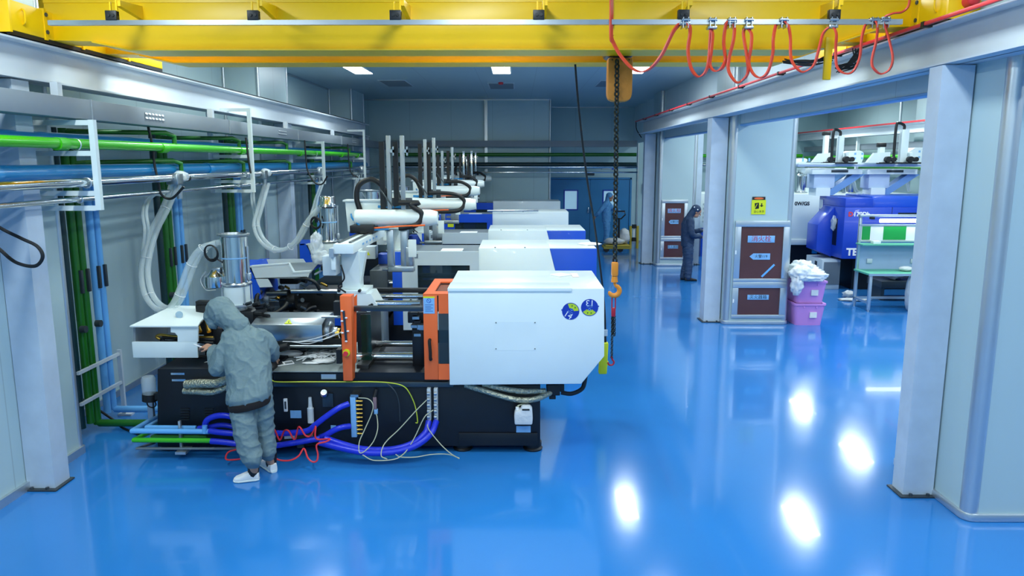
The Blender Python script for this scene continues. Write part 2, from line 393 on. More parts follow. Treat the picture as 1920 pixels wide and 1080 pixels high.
# exit sign and socket above / beside the door
e = T('exit_sign', 'small blue exit sign box above the far double door', 'sign', P(1142, 318, YD - .03)); p = P(1141, 312, YD)
b = MB(); b.box(p.x - .22, p.x + .2, YD - .05, YD, p.z - .1, p.z + .09, .01); b.build('sign_box', M_offw, e)
b = MB(); b.box(p.x + .1, p.x + .22, YD - .055, YD - .01, p.z - .1, p.z + .09); b.build('sign_face', M_blue, e)
p = P(1107, 326, YD)
b = MB(); b.box(p.x - .13, p.x + .13, YD - .03, YD, p.z - .05, p.z + .05, .02); b.box(p.x - .09, p.x - .02, YD - .036, YD - .02, p.z - .03, p.z + .03); b.box(p.x + .02, p.x + .09, YD - .036, YD - .02, p.z - .03, p.z + .03)
tag(b.build('emergency_light', M_dgrey), 'small dark twin emergency light over the double door', 'emergency light')
p = P(1205, 355, YD - .1); b = MB(); b.box(4.02, 4.28, YD - .1, YD, p.z - .1, p.z + .2, .01); b.box(4.08, 4.22, YD - .16, YD - .1, p.z - .18, p.z - .08, .01)
tag(b.build('wall_switch_box', M_dgrey), 'dark switch box on the far wall beside the first right column', 'switch box')
# ---------------------------------------------------------------- crane runways, overhead crane, hoist
def ibeam(b, x, z0, z1, y0, y1, fl=.11, t=.014):
    b.box(x - t / 2, x + t / 2, y0, y1, z0, z1); b.box(x - fl, x + fl, y0, y1, z0, z0 + t); b.box(x - fl, x + fl, y0, y1, z1 - t, z1)
    return b
rl = T('crane_runway', 'white steel crane runway beam along the left wall', 'crane runway', (-3.78, 8, 3.2), 'crane runway beams'); rl['kind'] = 'structure'
b = ibeam(MB(), -3.78, 3.21, 3.5, YB, 18.9)
b.build('beam', M_beam, rl)
b = MB(); b.box(-3.81, -3.75, YB, 18.8, 3.5, 3.535); b.build('rail', M_dsteel, rl)
rr = T('crane_runway', 'white steel crane runway beam along the right columns with a red conductor bar', 'crane runway', (3.17, 8, 3.3), 'crane runway beams'); rr['kind'] = 'structure'
b = ibeam(MB(), 3.17, 3.29, 3.585, YB, 19.2, .12)
b.build('beam', M_beam_dim, rr)
b = MB(); b.box(3.14, 3.2, YB, 19.1, 3.585, 3.615); b.build('rail', M_dsteel, rr)
b = MB(); b.box(2.985, 3.012, YB, 19.4, 3.585, 3.612, .004); b.build('conductor_bar', M_red, rr)
b = MB()
for k in range(14): b.box(2.98, 3.07, -2 + 1.55 * k, -1.96 + 1.55 * k, 3.575, 3.616)
b.tube([(3.0, 19.4, 3.6), (3.03, 19.52, 3.58), (3.04, 19.45, 3.4), (3.15, 19.35, 3.2)], .012)
b.build('bar_holder', M_black, rr)
cr = T('bridge_crane', 'yellow double-girder overhead bridge crane spanning the hall', 'overhead crane', (-.3, 6.6, 3.45))
ZG0, ZG1 = 3.475, 3.85
def girder(y0, y1, name='girder'):
    b = MB()
    pts = [V((-3.72, y0, 3.545)), V((-3.35, y0, 3.535)), V((-3.05, y0, ZG0)), V((2.35, y0, ZG0)), V((2.84, y0, 3.635)), V((3.13, y0, 3.64)), V((3.13, y0, ZG1 - .02)), V((-3.72, y0, ZG1 - .02))]
    b.prism(pts, (0, y1 - y0, 0), bev=.006)
    b.box(-3.72, 3.13, y0 - .004, y1 + .025, ZG1 - .022, ZG1)                 # top plate
    pl = [V((-3.35, y0 - .03, 3.535)), V((-3.05, y0 - .03, ZG0)), V((2.35, y0 - .03, ZG0)), V((2.84, y0 - .03, 3.635))]
    b.prism(pl + [q - V((0, 0, .012)) for q in pl[::-1]], (0, y1 - y0 + .06, 0))  # bottom plate follows the taper
    return b.build(name, M_yellow, cr)
girder(6.12, 6.4); girder(6.87, 7.12)
for x, z0c, z1c in ((-3.79, 3.54, 3.755), (3.2, 3.62, 3.835)):
    b = MB(); b.box(x - .13, x + .13, 5.6, 7.95, z0c, z1c, .008)
    for y in (6.0, 6.5, 7.25): b.box(x - .14, x + .14, y, y + .03, z0c - .01, z1c + .01)
    b.box(x - .14, x + .14, 5.585, 5.61, z0c - .015, z1c + .015)
    b.build('end_carriage', M_yellow, cr)
    for y in (5.85, 7.6):
        b = MB(); b.cyl((x - .05, y, z0c + .06), (x + .05, y, z0c + .06), .085, n=24); b.build('wheel', M_black, cr)
    for sx in (-1, 1):
        b = MB(); b.box(x + sx * .1, x + sx * .125, 5.6, 7.95, z0c - .03, z0c); b.build('wheel_guard', M_black, cr)
    b = MB(); b.cyl((x, 5.59, z0c + .1), (x, 5.52, z0c + .1), .05, .046); b.ball((x, 5.52, z0c + .1), .046, 1, .6, 1); b.build('buffer', M_red, cr)
    for y, z in ((6.02, .05), (6.52, .16), (6.02, .18)):
        b = MB(); b.cyl((x - .15, y, z0c + z), (x + .15, y, z0c + z), .016, n=6); b.build('bolt', M_dgrey, cr)
    b = MB(); sgn = 1 if x < 0 else -1
    b.tube([(x + sgn * .13, 5.75, z0c + .17), (x + sgn * .155, 5.74, z0c + .15), (x + sgn * .155, 5.74, z0c + .08), (x + sgn * .13, 5.75, z0c + .06)], .007, 6); b.build('lifting_eye', M_yellow, cr)
RY = 5.78                                                                    # festoon rail hangs in front of the first girder
ra, rb_ = P(92, 40, RY), P(1692, 19, RY)
b = MB(); b.box(ra.x, rb_.x, RY - .02, RY + .02, ra.z - .03, ra.z + .005); b.build('festoon_rail', M_steel, cr)
RZ = ra.z - .012
for px in (211, 476, 742, 1010, 1281, 1563):
    x = P(px, 30, RY).x
    b = MB(); b.prism([V((x + .03, RY, RZ + .16)), V((x + .03, RY - .0, RZ + .12)), V((x + .03, 6.12, 3.70)), V((x + .03, 6.12, 3.80))], (.035, 0, 0))
    b.box(x - .015, x - .005, RY - .008, RY + .008, RZ + .05, RZ + .15); b.box(x + .03, x + .042, RY - .008, RY + .008, RZ + .05, RZ + .165); b.build('rail_bracket', M_yellow, cr)
    b = MB(); b.box(x - .042, x + .042, RY - .028, RY + .02, RZ + .015, RZ + .085, .004); b.cyl((x - .015, RY - .035, RZ + .05), (x - .015, RY - .02, RZ + .05), .012, n=8); b.cyl((x + .018, RY - .035, RZ + .05), (x + .018, RY - .02, RZ + .05), .012, n=8)
    b.build('rail_clamp', M_black, cr)
p = P(1553, 90, 6.05); q = P(1553, 150, 6.05)
b = MB(); b.box(p.x - .028, p.x + .028, 6.03, 6.06, q.z, p.z + .08, .004); b.box(p.x - .05, p.x + .06, 6.06, 6.15, p.z, p.z + .06); b.build('collector_arm', M_yellow, cr)
b = MB(); rnd = random.Random(3)
for k in range(9):
    a0 = P(1545 + rnd.uniform(-5, 25), 108 + rnd.uniform(-4, 6), 6.15); a1 = P(1505 + rnd.uniform(-12, 12), 118 + rnd.uniform(-6, 6), 6.2); a2 = P(1462 + rnd.uniform(0, 14), 114 + rnd.uniform(-4, 4), 6.25)
    b.tube([a0, (a0 + a1) / 2 + V((0, 0, -.01)), a1, a2], .006, 5)
for k in range(16):
    a0 = P(1610 + rnd.uniform(-12, 8), 95 + rnd.uniform(-5, 5), 6.2); a1 = P(1598 + rnd.uniform(-10, 10), 118 + rnd.uniform(-6, 6), 6.2); a2 = P(1568 + rnd.uniform(-6, 14), 130 + rnd.uniform(-8, 6), 6.2)
    b.tube([a0, a1, a2], .005, 5)
b.build('collector_wires', M_black, cr)
# second-girder trolley rail and upper yellow block at the far left
b = MB(); p = P(110, 2, 6.95); b.box(p.x - .16, p.x + .1, 6.9, 7.1, ZG1, ZG1 + .2, .01); b.build('girder_stop', M_yellow, cr)
b = MB(); p = P(1151, 0, RY + .03); b.box(p.x - .006, p.x + .008, RY + .02, RY + .05, P(0, 66, RY).z, ZG1 + .1); b.build('cable_guide', M_yellow, cr)
# festoon: flat cable on small trolleys
fe = T('festoon_cable', 'red-orange flat festoon cable looping under small trolleys on the crane rail', 'cable', P(1400, 60, RY))
LOOPS = [[(1146, -30), (1146.5, 20), (1146, 66), (1150, 80), (1165, 106), (1190, 131), (1215, 131), (1240, 104), (1262, 60), (1276, 44), (1284, 41), (1292, 48), (1294, 62), (1290, 95), (1296, 128), (1309, 143), (1322, 136), (1329, 112), (1333, 54)],
         [(1333, 54), (1336, 66), (1333, 100), (1331, 122), (1340, 133), (1352, 129), (1360, 112), (1357, 80), (1361, 48), (1371, 40), (1377, 50), (1375, 76), (1367, 110), (1366, 132), (1378, 152), (1390, 152), (1402, 137), (1401, 110), (1394, 62), (1401, 52)],
         [(1401, 52), (1409, 64), (1408, 90), (1404, 118), (1413, 139), (1426, 145), (1440, 134), (1449, 100), (1450, 72), (1456, 45), (1467, 38), (1477, 46), (1482, 70), (1483, 108), (1494, 128), (1508, 134), (1526, 122), (1536, 90), (1544, 62), (1559, 50), (1568, 62), (1567, 92), (1569, 124), (1583, 137), (1600, 133), (1612, 108), (1616, 70), (1624, 45), (1636, 36), (1645, 46), (1643, 76), (1635, 112), (1638, 128), (1652, 138), (1668, 130), (1674, 108), (1666, 70), (1658, 36), (1672, 26), (1692, 22), (1704, 10), (1706, -14)]]
b = MB()
for i, L_ in enumerate(LOOPS):
    pts = catmull([P(x, y, RY - .01 - .012 * ((k % 3) - 1)) for k, (x, y) in enumerate(L_)], 6)
    b.sweep(pts, [(-.005, -.02), (.005, -.02), (.005, .02), (-.005, .02)], up=(.62, .78, .1))
b.build('flat_cable', M_redcable, fe)
for x, y in ((1284, 44), (1334, 52), (1371, 41), (1402, 52), (1468, 38), (1560, 50), (1637, 37), (1658, 35)):
    c = P(x, y, RY); tr = MB()
    tr.box(c.x - .022, c.x - .016, RY - .04, RY + .04, RZ - .045, RZ + .03); tr.box(c.x + .016, c.x + .022, RY - .04, RY + .04, RZ - .045, RZ + .03)
    for dy in (-.03, .03): tr.cyl((c.x - .03, RY + dy, RZ + .012), (c.x + .03, RY + dy, RZ + .012), .013, n=10)
    tr.tube([(c.x, RY, RZ - .04), (c.x, RY, c.z + .01)], .004, 6, smooth=False)
    tr.box(c.x - .034, c.x + .034, RY - .035, RY + .03, c.z - .012, c.z + .008, .004)
    tr.build('cable_trolley', M_steel, fe)
# chain hoist hanging from the crane
hx = P(1158, 120, 6.6).x; hy = 6.55
ho = T('chain_hoist', 'orange chain hoist with fabric chain bag and hook under the yellow crane', 'hoist', (hx, hy, 3.4))
b = MB(); b.box(hx - .12, hx + .12, hy - .12, hy + .16, 3.46, 3.72, .03); b.box(hx - .3, hx + .3, 6.3, 7.0, 3.74, 3.8, .01); b.build('trolley_frame', M_dgrey, ho)
p0, p1 = P(1136, 108, hy - .08), P(1181, 191, hy - .08); zc = p1.z + .07
b = MB(); prof = [(.104, 3.45), (.104, zc), (.098, zc - .04), (.08, zc - .062), (.04, zc - .072)]
pts = [V((hx - r, hy - .14, z)) for r, z in prof] + [V((hx + r, hy - .14, z)) for r, z in prof[::-1]]
b.prism(pts, (0, .12, 0), bev=.02); b.build('chain_bag', M_bag, ho)
b = MB()
for dx in (-.07, -.03, .03, .07): b.ball((hx + dx, hy - .145, 3.43), .006)
b.box(hx - .06, hx + .06, hy - .1, hy + .1, 3.43, 3.48); b.build('bag_rivets', M_black, ho)
b = MB()
def chain(b, a, c, L=.042, wd=.017, r=.0055):
    a = V(a); c = V(c); n = max(2, int((c - a).length / (L * .62))); d = (c - a).normalized(); u = d.orthogonal().normalized()
    for k in range(n):
        o = a + (c - a) * ((k + .5) / n); s_ = u if k % 2 == 0 else d.cross(u); pts = []
        for j in range(10):
            t = 2 * math.pi * j / 10; pts.append(o + d * (math.cos(t) * (L / 2 - r) * 1.0) + s_ * (math.sin(t) * wd * .62))
        b.tube(pts, r, 5, smooth=False, closed=True)
hb = P(1153, 492, hy - .2); ht = P(1157, 112, hy - .2)
CH0 = V((ht.x, hy - .2, ht.z)); CH1 = V((hb.x, hy - .2, hb.z))
chain(b, CH0, CH1, L=.058, wd=.03, r=.0085); b.build('load_chain', M_chain, ho)
z0 = CH1.z; hk = CH1
b = MB(); b.box(hk.x - .028, hk.x + .028, hk.y - .03, hk.y + .03, z0 - .12, z0 + .005, .014); b.cyl((hk.x, hk.y, z0 - .12), (hk.x, hk.y, z0 - .17), .024, .03); b.build('hook_block', M_hoist, ho)
zc = z0 - .245; b = MB()
arc = [(0, .075), (.005, .055)] + [(.045 * math.sin(math.radians(a)), .045 * math.cos(math.radians(a))) for a in range(20, 275, 22)]
pts = [V((hk.x + x, hk.y, zc + z)) for x, z in arc]
sc = [.7, .8] + [1 + .35 * math.sin(k / 11 * math.pi) for k in range(len(arc) - 3)] + [.5]
b.tube(pts, .017, 10, smooth=False, scale=sc); b.build('hook', M_hoist, ho)
# lifting sling hung on the hook
zs = zc - .06
sl = T('chain_sling', 'short two-leg lifting chain with dark red hooks hanging from the hoist hook', 'lifting chain', (hk.x, hk.y, zs))
b = MB(); b.tube([(hk.x - .018, hk.y, zs + .02), (hk.x + .012, hk.y, zs + .02), (hk.x + .012, hk.y, zs - .1), (hk.x - .018, hk.y, zs - .1)], .006, 6, closed=True, smooth=False)
b.box(hk.x - .022, hk.x + .015, hk.y - .012, hk.y + .012, zs - .17, zs - .09, .008); b.build('sling_ring', M_sling, sl)
e1 = P(1147, 672, hk.y); e2 = P(1152, 630, hk.y)
b = MB(); chain(b, (hk.x - .012, hk.y, zs - .16), e1, .03, .015, .0045); b.build('chain_leg', M_chain, sl)
b = MB(); chain(b, (hk.x + .008, hk.y, zs - .16), e2, .03, .015, .0045); chain(b, (hk.x - .002, hk.y + .02, zs - .16), e2 + V((-.01, .02, .01)), .03, .015, .0045); b.build('chain_leg', M_chain, sl)
b = MB(); pts = [e1 + V((0, 0, .02)), e1 + V((.006, 0, -.01))] + [e1 + V((-.006 + .026 * math.sin(math.radians(a)), 0, -.036 + .026 * math.cos(math.radians(a)))) for a in range(30, 275, 24)]
b.tube(pts, .008, 8, smooth=False); b.build('sling_hook', M_sling, sl)
# pendant controller behind the first machine's cover
pn = T('pendant_controller', 'yellow crane pendant controller on a long black cable beside the white machine cover', 'pendant controller', P(1130, 690, 7.55))
PY_ = 7.55
b = MB(); t = P(1077, 100, PY_ - .6); pts = [t, P(1085, 200, PY_ - .5), P(1100, 330, PY_ - .35), P(1116, 430, PY_ - .2), P(1132, 560, PY_), P(1136, 650, PY_)]
b.tube(pts, .0095, 8); b.build('cable', M_black, pn)
a, c = P(1122, 645, PY_), P(1139, 700, PY_)
b = MB(); b.prism([V((a.x + .025, PY_ - .04, a.z + .02)), V((c.x, PY_ - .04, a.z + .02)), V((c.x - .01, PY_ - .04, c.z)), V((a.x + .005, PY_ - .04, c.z))], (0, .08, 0), bev=.012)
b.box(c.x - .01, c.x + .006, PY_ - .02, PY_ + .02, c.z + .09, c.z + .13); b.build('handset', M_ybright, pn)
b = MB(); b.box(a.x + .02, a.x + .07, PY_ - .02, PY_ + .02, a.z + .02, a.z + .12, .01); b.build('cable_gland', M_black, pn)
b = MB(); b.box(a.x + .03, a.x + .09, PY_ - .03, PY_ - .02, a.z + .09, a.z + .16, .004); b.build('tag', M_film, pn)

# ---------------------------------------------------------------- duct, mains, pipe drops on the left wall
du = T('cable_duct', 'long grey cable duct running under the left runway and along the far wall', 'cable duct', (-3.8, 10, 2.94))
b = MB(); b.box(-3.7, -3.52, YB, YF - .25, 2.94, 3.1, .004); b.box(-3.7, .95, YF - .25, YF - .05, 3.0, 3.17, .004); b.box(.95, 3.3, YF - .25, YF - .05, 3.0, 3.17, .004); b.build('duct', M_grey, du)
for y in (6.3, 9.3, 12.2, 15.2):
    b = MB(); b.box(-3.72, -3.51, y, y + .004, 2.935, 3.105); b.build('duct_joint', M_alu, du)
    b = MB(); b.box(-3.66, -3.6, y - .3, y - .24, 3.1, 3.215); b.build('duct_strut', M_beam, du)
for yc in (7.2, 11.2, 16.2):
    b = MB(); b.box(-3.5225, -3.516, yc, yc + .4, 3.0, 3.06); lv = b.build('louvre', M_grey, du)
    b = MB()
    for k in range(6):
        for z in (3.005, 3.045): b.prism([V((-3.516, yc + k * .066 + .005, z)), V((-3.509, yc + k * .066 + .005, z - .004)), V((-3.516, yc + k * .066 + .005, z + .012))], (0, .04, 0))
    o = b.build('louvre_slats', M_alu, lv); o['kind'] = 'stuff'
def pipe(name, label, pts, r, m, cat='pipe', group='overhead mains along the left wall', fit=None, smooth=False):
    t = T(name, label, cat, pts[0], group)
    b = MB(); b.tube(pts, r, 14, smooth=smooth); b.build('run', m, t)
    if fit:
        b = MB()
        for f in fit:
            f = V(f); b.cyl(f - V((0, .06, 0)), f + V((0, .06, 0)), r * 1.22, n=14)
        b.build('fitting', m, t)
    return t
XG = -3.56
pipe('water_main', 'bright green water main, highest of the overhead pipes', [(XG, YB + .06, 2.735), (XG, 17.6, 2.75)], .042, M_green, fit=[(XG, y, 2.736) for y in (5.9, 7.6, 9.75, 12.4, 15.3, 16.8)])
pipe('water_main', 'blue main half hidden behind the bright green pipe', [(-3.74, YB + .06, 2.77), (-3.74, 18, 2.78)], .058, M_bpipe)
pipe('water_main', 'thick blue main just above the polished vacuum tube', [(-3.66, YB + .06, 2.505), (-3.66, 18.2, 2.53)], .062, M_bpipe, fit=[(-3.66, y, 2.51) for y in (5.2, 8.9, 13.1)])
pipe('water_main', 'green pipe running behind the thick lower blue main', [(-3.7, 6.2, 2.44), (-3.7, 17.8, 2.47)], .035, M_green)
pipe('vacuum_tube', 'upper polished steel conveying tube with hose valves', [(-3.5, YB + .06, 2.425), (-3.5, YF - .6, 2.45), (-3.3, YF - .35, 2.45), (3.3, YF - .35, 2.45)], .036, M_chrome)
pipe('vacuum_tube', 'lower polished steel tube under the hose valves', [(-3.57, YB + .06, 2.29), (-3.57, YF - .7, 2.31), (-3.4, YF - .45, 2.31), (3.3, YF - .45, 2.31)], .022, M_chrome)
pipe('water_main', 'dark green pipe along the far wall under the grey duct', [(-3.3, YF - .15, 2.79), (3.3, YF - .15, 2.79)], .05, M_dgreen, group='far wall pipes')
pipe('water_main', 'blackish pipe along the far wall above the polished tube', [(-3.3, YF - .2, 2.52), (3.3, YF - .2, 2.52)], .06, M_ngreen, group='far wall pipes')
p = P(911, 188, YF - .08); q = P(912, 325, YF - .08)
b = MB(); b.box(p.x - .04, p.x + .04, YF - .1, YF, q.z, CEIL - .04); tag(b.build('conduit', M_alu), 'vertical grey conduit on the far wall left of the hanging cable', 'conduit')
# square-tube hanger frames
for k, (y, zt, s) in enumerate(((6.1, 2.93, 'white square-tube pipe hanger nearest the camera, left edge of the photo'), (9.7, 3.27, 'tall white square-tube pipe hanger beside the first hose valve'),
                            (13.3, 2.95, 'short white square-tube pipe hanger in the middle distance'), (16.9, 3.3, 'farthest white square-tube pipe hanger by the far wall'))):
    f = T('pipe_hanger', s, 'pipe hanger', (-3.6, y, 2.22), 'pipe hanger frames')
    h = .045; xv = -3.41
    b = MB(); b.box(xv - h / 2, xv + h / 2, y - h / 2, y + h / 2, 2.21, zt); b.build('upright', M_white, f)
    for z in (zt - h / 2, 2.665, 2.345, 2.225):
        b = MB(); b.box(-3.93, xv - h / 2, y - .018, y + .018, z - .02, z + .02); b.build('cross_bar', M_white, f)
    b = MB(); b.box(-3.95, -3.9, y - .03, y + .03, 2.2, zt); b.build('wall_post', M_steelpaint, f)
    for x, z, r in ((XG, 2.69, .045), (-3.5, 2.39, .04), (-3.57, 2.268, .026)):
        b = MB(); b.torus((x, y, z + r), r, .006, (0, 1, 0), 14, 5); b.build('pipe_clip', M_alu, f)
# riser groups: three greens, two blues
def riser(label, y0, dy, zb, full):
    x = -4.12
    t = T('riser_pipes', label, 'pipes', (x, y0, 0), 'pipe risers on the left wall')
    cols = [(M_ngreen, 0, .036), (M_dgreen, 1, .036), (M_dgreen, 1.75, .036), (M_lbpipe, 3.0, .034), (M_lbpipe, 3.75, .034)]
    for i, (m, k, r) in enumerate(cols):
        y = y0 + k * dy; top = 2.9 if i < 3 else 2.55
        b = MB()
        pts = [V((-3.6 if i else -3.8, y, 2.735 if i in (1, 2) else (2.5 if i > 2 else 3.0)))]
        pts = [V((x, y, top)), V((x, y, zb + (.05 if i != 2 else 0)))]
        b.tube(pts, r, 12, smooth=False)
        if i in (1, 2):
            zz = 2.86 if i == 1 else 2.58
            b.tube([(x, y, zz), (x + .1, y + .02, zz + .01), (-3.6, y + .9, zz + .03), (-3.56, y + 1.0, zz - .0), (-3.56, y + 1.0, zz - .11)], .024, 10, smooth=False)
        if i > 2: b.tube([(x, y, 2.5), (-3.75, y, 2.5)], .03, 10, smooth=False)
        b.build('pipe', m, t)
    for i, k in ((1, 1), (2, 1.75), (3, 3.0), (4, 3.75)):
        y = y0 + k * dy; b = MB(); b.box(x + .03, x + .06, y - .016, y + .016, 1.38, 1.6, .006); b.build('valve', M_dgrey, t)
    for k in (0.6, 2.3):
        b = MB(); b.cyl((x + .03, y0 + k * dy, 1.05), (x + .08, y0 + k * dy, 1.05), .034, n=16); b.build('gauge', M_dgrey, t)
    for z in (.66, .36):
        b = MB(); b.box(x + .03, x + .055, y0 - .05, y0 + 4.6 * dy, z - .015, z + .015); b.build('bracket', M_beam, t)
    b = MB(); b.box(x + .02, x + .06, y0 + 4.5 * dy, y0 + 4.7 * dy, .02, .7); b.box(x - .02, x + .12, y0 + 4.4 * dy, y0 + 4.9 * dy, 0, .02); b.build('bracket_post', M_beam, t)
    return t
riser('riser group of green and blue pipes nearest the camera, beside the left pillar', 6.72, .15, .06, True)
riser('riser group of green and blue pipes behind the clear hose loop', 8.55, .15, .06, False)
riser('riser group of green and blue pipes behind the polished hopper', 10.55, .15, .06, False)
riser('riser group of green and blue pipes in the far corner, beyond the second pillar', 14.9, .17, .06, False)
# floor runs from the nearest risers to the first machine
fp = T('floor_pipes', 'green and blue pipes crossing the floor from the risers to the machine', 'pipes', (-4, 7.1, 0))
b = MB(); b.tube([(-4.12, 6.98, .1), (-4.1, 6.98, .07), (-3.3, 6.98, .07)], .036, 12, smooth=False); b.build('green_pipe', M_dgreen, fp)
b = MB(); b.tube([(-4.12, 7.28, .14), (-4.1, 7.28, .11), (-3.3, 7.28, .11)], .034, 12, smooth=False); b.build('blue_pipe', M_lbpipe, fp)
b = MB(); b.tube([PZ(150, 738, .3) + V((-.06, 0, 0)), (-3.98, 7.0, .1), PZ(230, 802, .015), PZ(262, 815, .015)], .012, 6); tag(b.build('floor_cable', M_black), 'black cable lying on the floor below the left risers', 'cable')
# hanging cables
b = MB(); pts = [P(x, y, 5.35) for x, y in ((-40, 400), (0, 427), (40, 447), (70, 462), (80, 482), (65, 499), (30, 492), (0, 468), (-30, 440))]
b.tube(pts, .013, 8); tag(b.build('hanging_cable', M_black), 'black cable loop hanging in front of the left column', 'cable')
for k, (pts, s) in enumerate((([(278, 238), (285, 270), (290, 310), (297, 340), (303, 365), (322, 372), (345, 350)], 'black drop cable beside the first hose valve'),
                            ([(461, 258), (466, 300), (470, 325)], 'black drop cable crossing the green main by the tall hanger'),
                            ([(571, 263), (574, 300), (577, 320), (590, 342), (604, 345), (614, 330)], 'black drop cable looping under the third hose valve'),
                            ([(652, 270), (655, 310), (660, 326), (672, 333)], 'black drop cable beside the farthest pipe hanger'))):
    Y = (7.45, 9.6, 12.1, 15.5)[k]
    b = MB(); b.tube([P(x, y, Y) for x, y in pts], .013, 8); tag(b.build('drop_cable', M_black), s, 'cable', 'black drop cables under the duct')
# hose valves on the polished tube
for y, s in ((7.75, 'hose valve nearest the camera on the polished tube'), (10.4, 'second hose valve on the polished tube, behind the tall hanger'), (13.3, 'third hose valve on the polished tube by the short hanger'), (16.9, 'farthest hose valve on the polished tube')):
    h = T('hose_valve', s, 'valve', (-3.5, y, 2.38), 'hose valves on the conveying tube')
    b = MB(); b.box(-3.55, -3.43, y - .16, y - .02, 2.37, 2.48, .01); b.cyl((-3.5, y + .02, 2.36), (-3.5, y + .02, 2.22), .03); b.build('valve_body', M_steel, h)
    b = MB(); b.box(-3.54, -3.42, y - .02, y + .12, 2.4, 2.49, .03); b.lump((-3.48, y + .05, 2.45), .07, .07, .06, .3, 2, 2); b.build('actuator', M_film, h)
    b = MB(); b.cyl((-3.48, y + .12, 2.43), (-3.48, y + .2, 2.43), .035); b.build('coil', M_black, h)
# ---------------------------------------------------------------- first injection moulding machine (nearest)
m1 = T('injection_moulding_machine', 'nearest injection moulding machine, white cover with two round blue stickers and orange door', 'moulding machine', (-1.3, 7.0, 0), 'row of moulding machines')
YM = 6.42
b = MB(); a = lambda x, y: P(x, y, YM)
b.pprism([(295, 692), (512, 690), (512, 722), (1013, 722), (1013, 836), (295, 838)], YM, 7.7, bev=.006); b.build('base', M_navy, m1)
def q(name, m, fn, parent=m1): bb = MB(); fn(bb); return bb.build(name, m, parent)
for px in (322, 680, 868, 999):
    for Y in (6.52, 7.55):
        x = P(px, 840, 6.52).x; q('levelling_foot', M_black, lambda b: b.lathe([(.085, 0), (.09, .015), (.075, .03), (.08, .04), (.08, .075), (.05, .1), (.05, .16)], (x, Y, 0)))
q('base_rail', M_navy, lambda b: b.pbox(860, 812, 1008, 836, 6.405, 6.43, .004))
q('slide_way', M_dsteel, lambda b: b.pbox(512, 716, 850, 726, 6.37, 7.5, .004))
q('bed_tray', M_tray, lambda b: b.box(P(512, 697, YM).x, P(672, 697, YM).x, 6.4, 7.5, .748, .762))
q('bed_front_plate', M_navy, lambda b: b.pbox(512, 698, 840, 716, 6.4, 7.5))
q('nameplate', M_alu, lambda b: b.pbox(602, 702, 630, 711, 6.394, 6.4))
# rear hood of the base, louvres
q('tank_lid', M_navy, lambda b: b.prism([P(300, 694, 6.44), P(512, 694, 6.44), P(512, 694, 6.44) + V((0, 1.2, .02)), P(345, 694, 6.44) + V((0.12, 1.2, .14)), P(300, 694, 6.44) + V((.05, 1.1, .02))], (0, 0, -.04)))
for r_ in range(5):
    for px in (338, 383): q('louvre', M_black, lambda b: b.pprism([(px, 766 + r_ * 5), (px + 17, 766 + r_ * 5), (px + 16, 768.5 + r_ * 5), (px + 1, 768.5 + r_ * 5)], 6.41, 6.43))
q('filler_cap', M_chrome, lambda b: (b.pbox(320, 699, 346, 703, 6.41, 6.45), b.pbox(322, 711, 348, 715, 6.41, 6.45)))
q('air_filter_bowl', M_clear, lambda b: b.lathe([(.045, 0), (.06, .02), (.062, .19), (.05, .215), (.02, .22)], P(281, 748, 6.55)))
q('air_filter_head', M_black, lambda b: (b.cyl(P(281, 751, 6.55), P(281, 738, 6.55), .066), b.pbox(281, 738, 300, 750, 6.52, 6.58), b.torus(P(284, 757, 6.55), .04, .006, (0, 1, .2))))
# silver insulated hoses on the base front
q('foil_hose', M_foil, lambda b: b.tube([P(348, 721, 6.36), P(375, 719, 6.34), P(405, 719, 6.33), P(425, 712, 6.33), P(438, 706, 6.36)], .04, 12, seg=10))
q('foil_hose', M_foil, lambda b: b.tube([P(345, 733, 6.37), P(370, 734, 6.35), P(400, 735, 6.34), P(425, 726, 6.34), P(440, 720, 6.36)], .03, 12, seg=10))
# injection unit: sheet-metal hood at the left
q('injection_hood', M_white, lambda b: (
    b.pbox(247, 641, 371, 671, 6.55, 6.57, .003),
    b.pprism([(320, 611), (371, 611), (371, 641), (333, 641), (333, 630), (328, 624), (320, 623)], 6.55, 6.57),
    b.prism([P(243, 611, 6.53), P(371, 611, 6.53), P(371, 611, 6.53) + V((0, .06, .03)), P(371, 590, 6.75) + V((0, .4, 0)), P(292, 588, 6.75) + V((-.02, .4, 0)), P(290, 589, 6.65)], (0, 0, -.012))))
q('injection_hood_side', M_grey, lambda b: (b.pprism([(250, 613), (250, 671), (254, 671), (254, 613)], 6.57, 7.2), b.pbox(252, 606, 371, 668, 7.2, 7.215)))
# hydraulic valves and brass hoses between hood and barrel
rnd = random.Random(5)
q('valve_block', M_black, lambda b: (b.pbox(352, 590, 396, 628, 6.85, 7.1, .006), b.pbox(366, 573, 402, 592, 6.9, 7.1, .006), b.pbox(380, 606, 420, 668, 6.9, 7.2, .006),
    b.cyl(P(350, 596, 6.85), P(366, 596, 6.85), .028), b.cyl(P(348, 610, 6.85), P(366, 610, 6.85), .022), b.pbox(366, 565, 394, 574, 6.92, 7.0, .004)))
for px in (369, 386): q('valve_fitting', M_brass, lambda b: b.cyl(P(px, 600, 6.78), P(px + 6, 622, 6.7), .016, .02, 12))
q('gauge', M_chrome, lambda b: b.cyl(P(336, 590, 6.7), P(336, 590, 6.66), .032, n=20))
for k, (m, pts) in enumerate(((M_brass, [(400, 633), (375, 632), (345, 632), (318, 630), (300, 628), (294, 632), (305, 638)]), (M_black, [(402, 637), (380, 636), (345, 636), (320, 634), (305, 634), (305, 640), (330, 641)]), (M_black, [(400, 643), (375, 641), (340, 640), (312, 641), (305, 637)]))):
    q('hydraulic_hose', m, lambda b: b.tube([P(x, y, 6.72 - .02 * k) for x, y in pts], .014, 10))
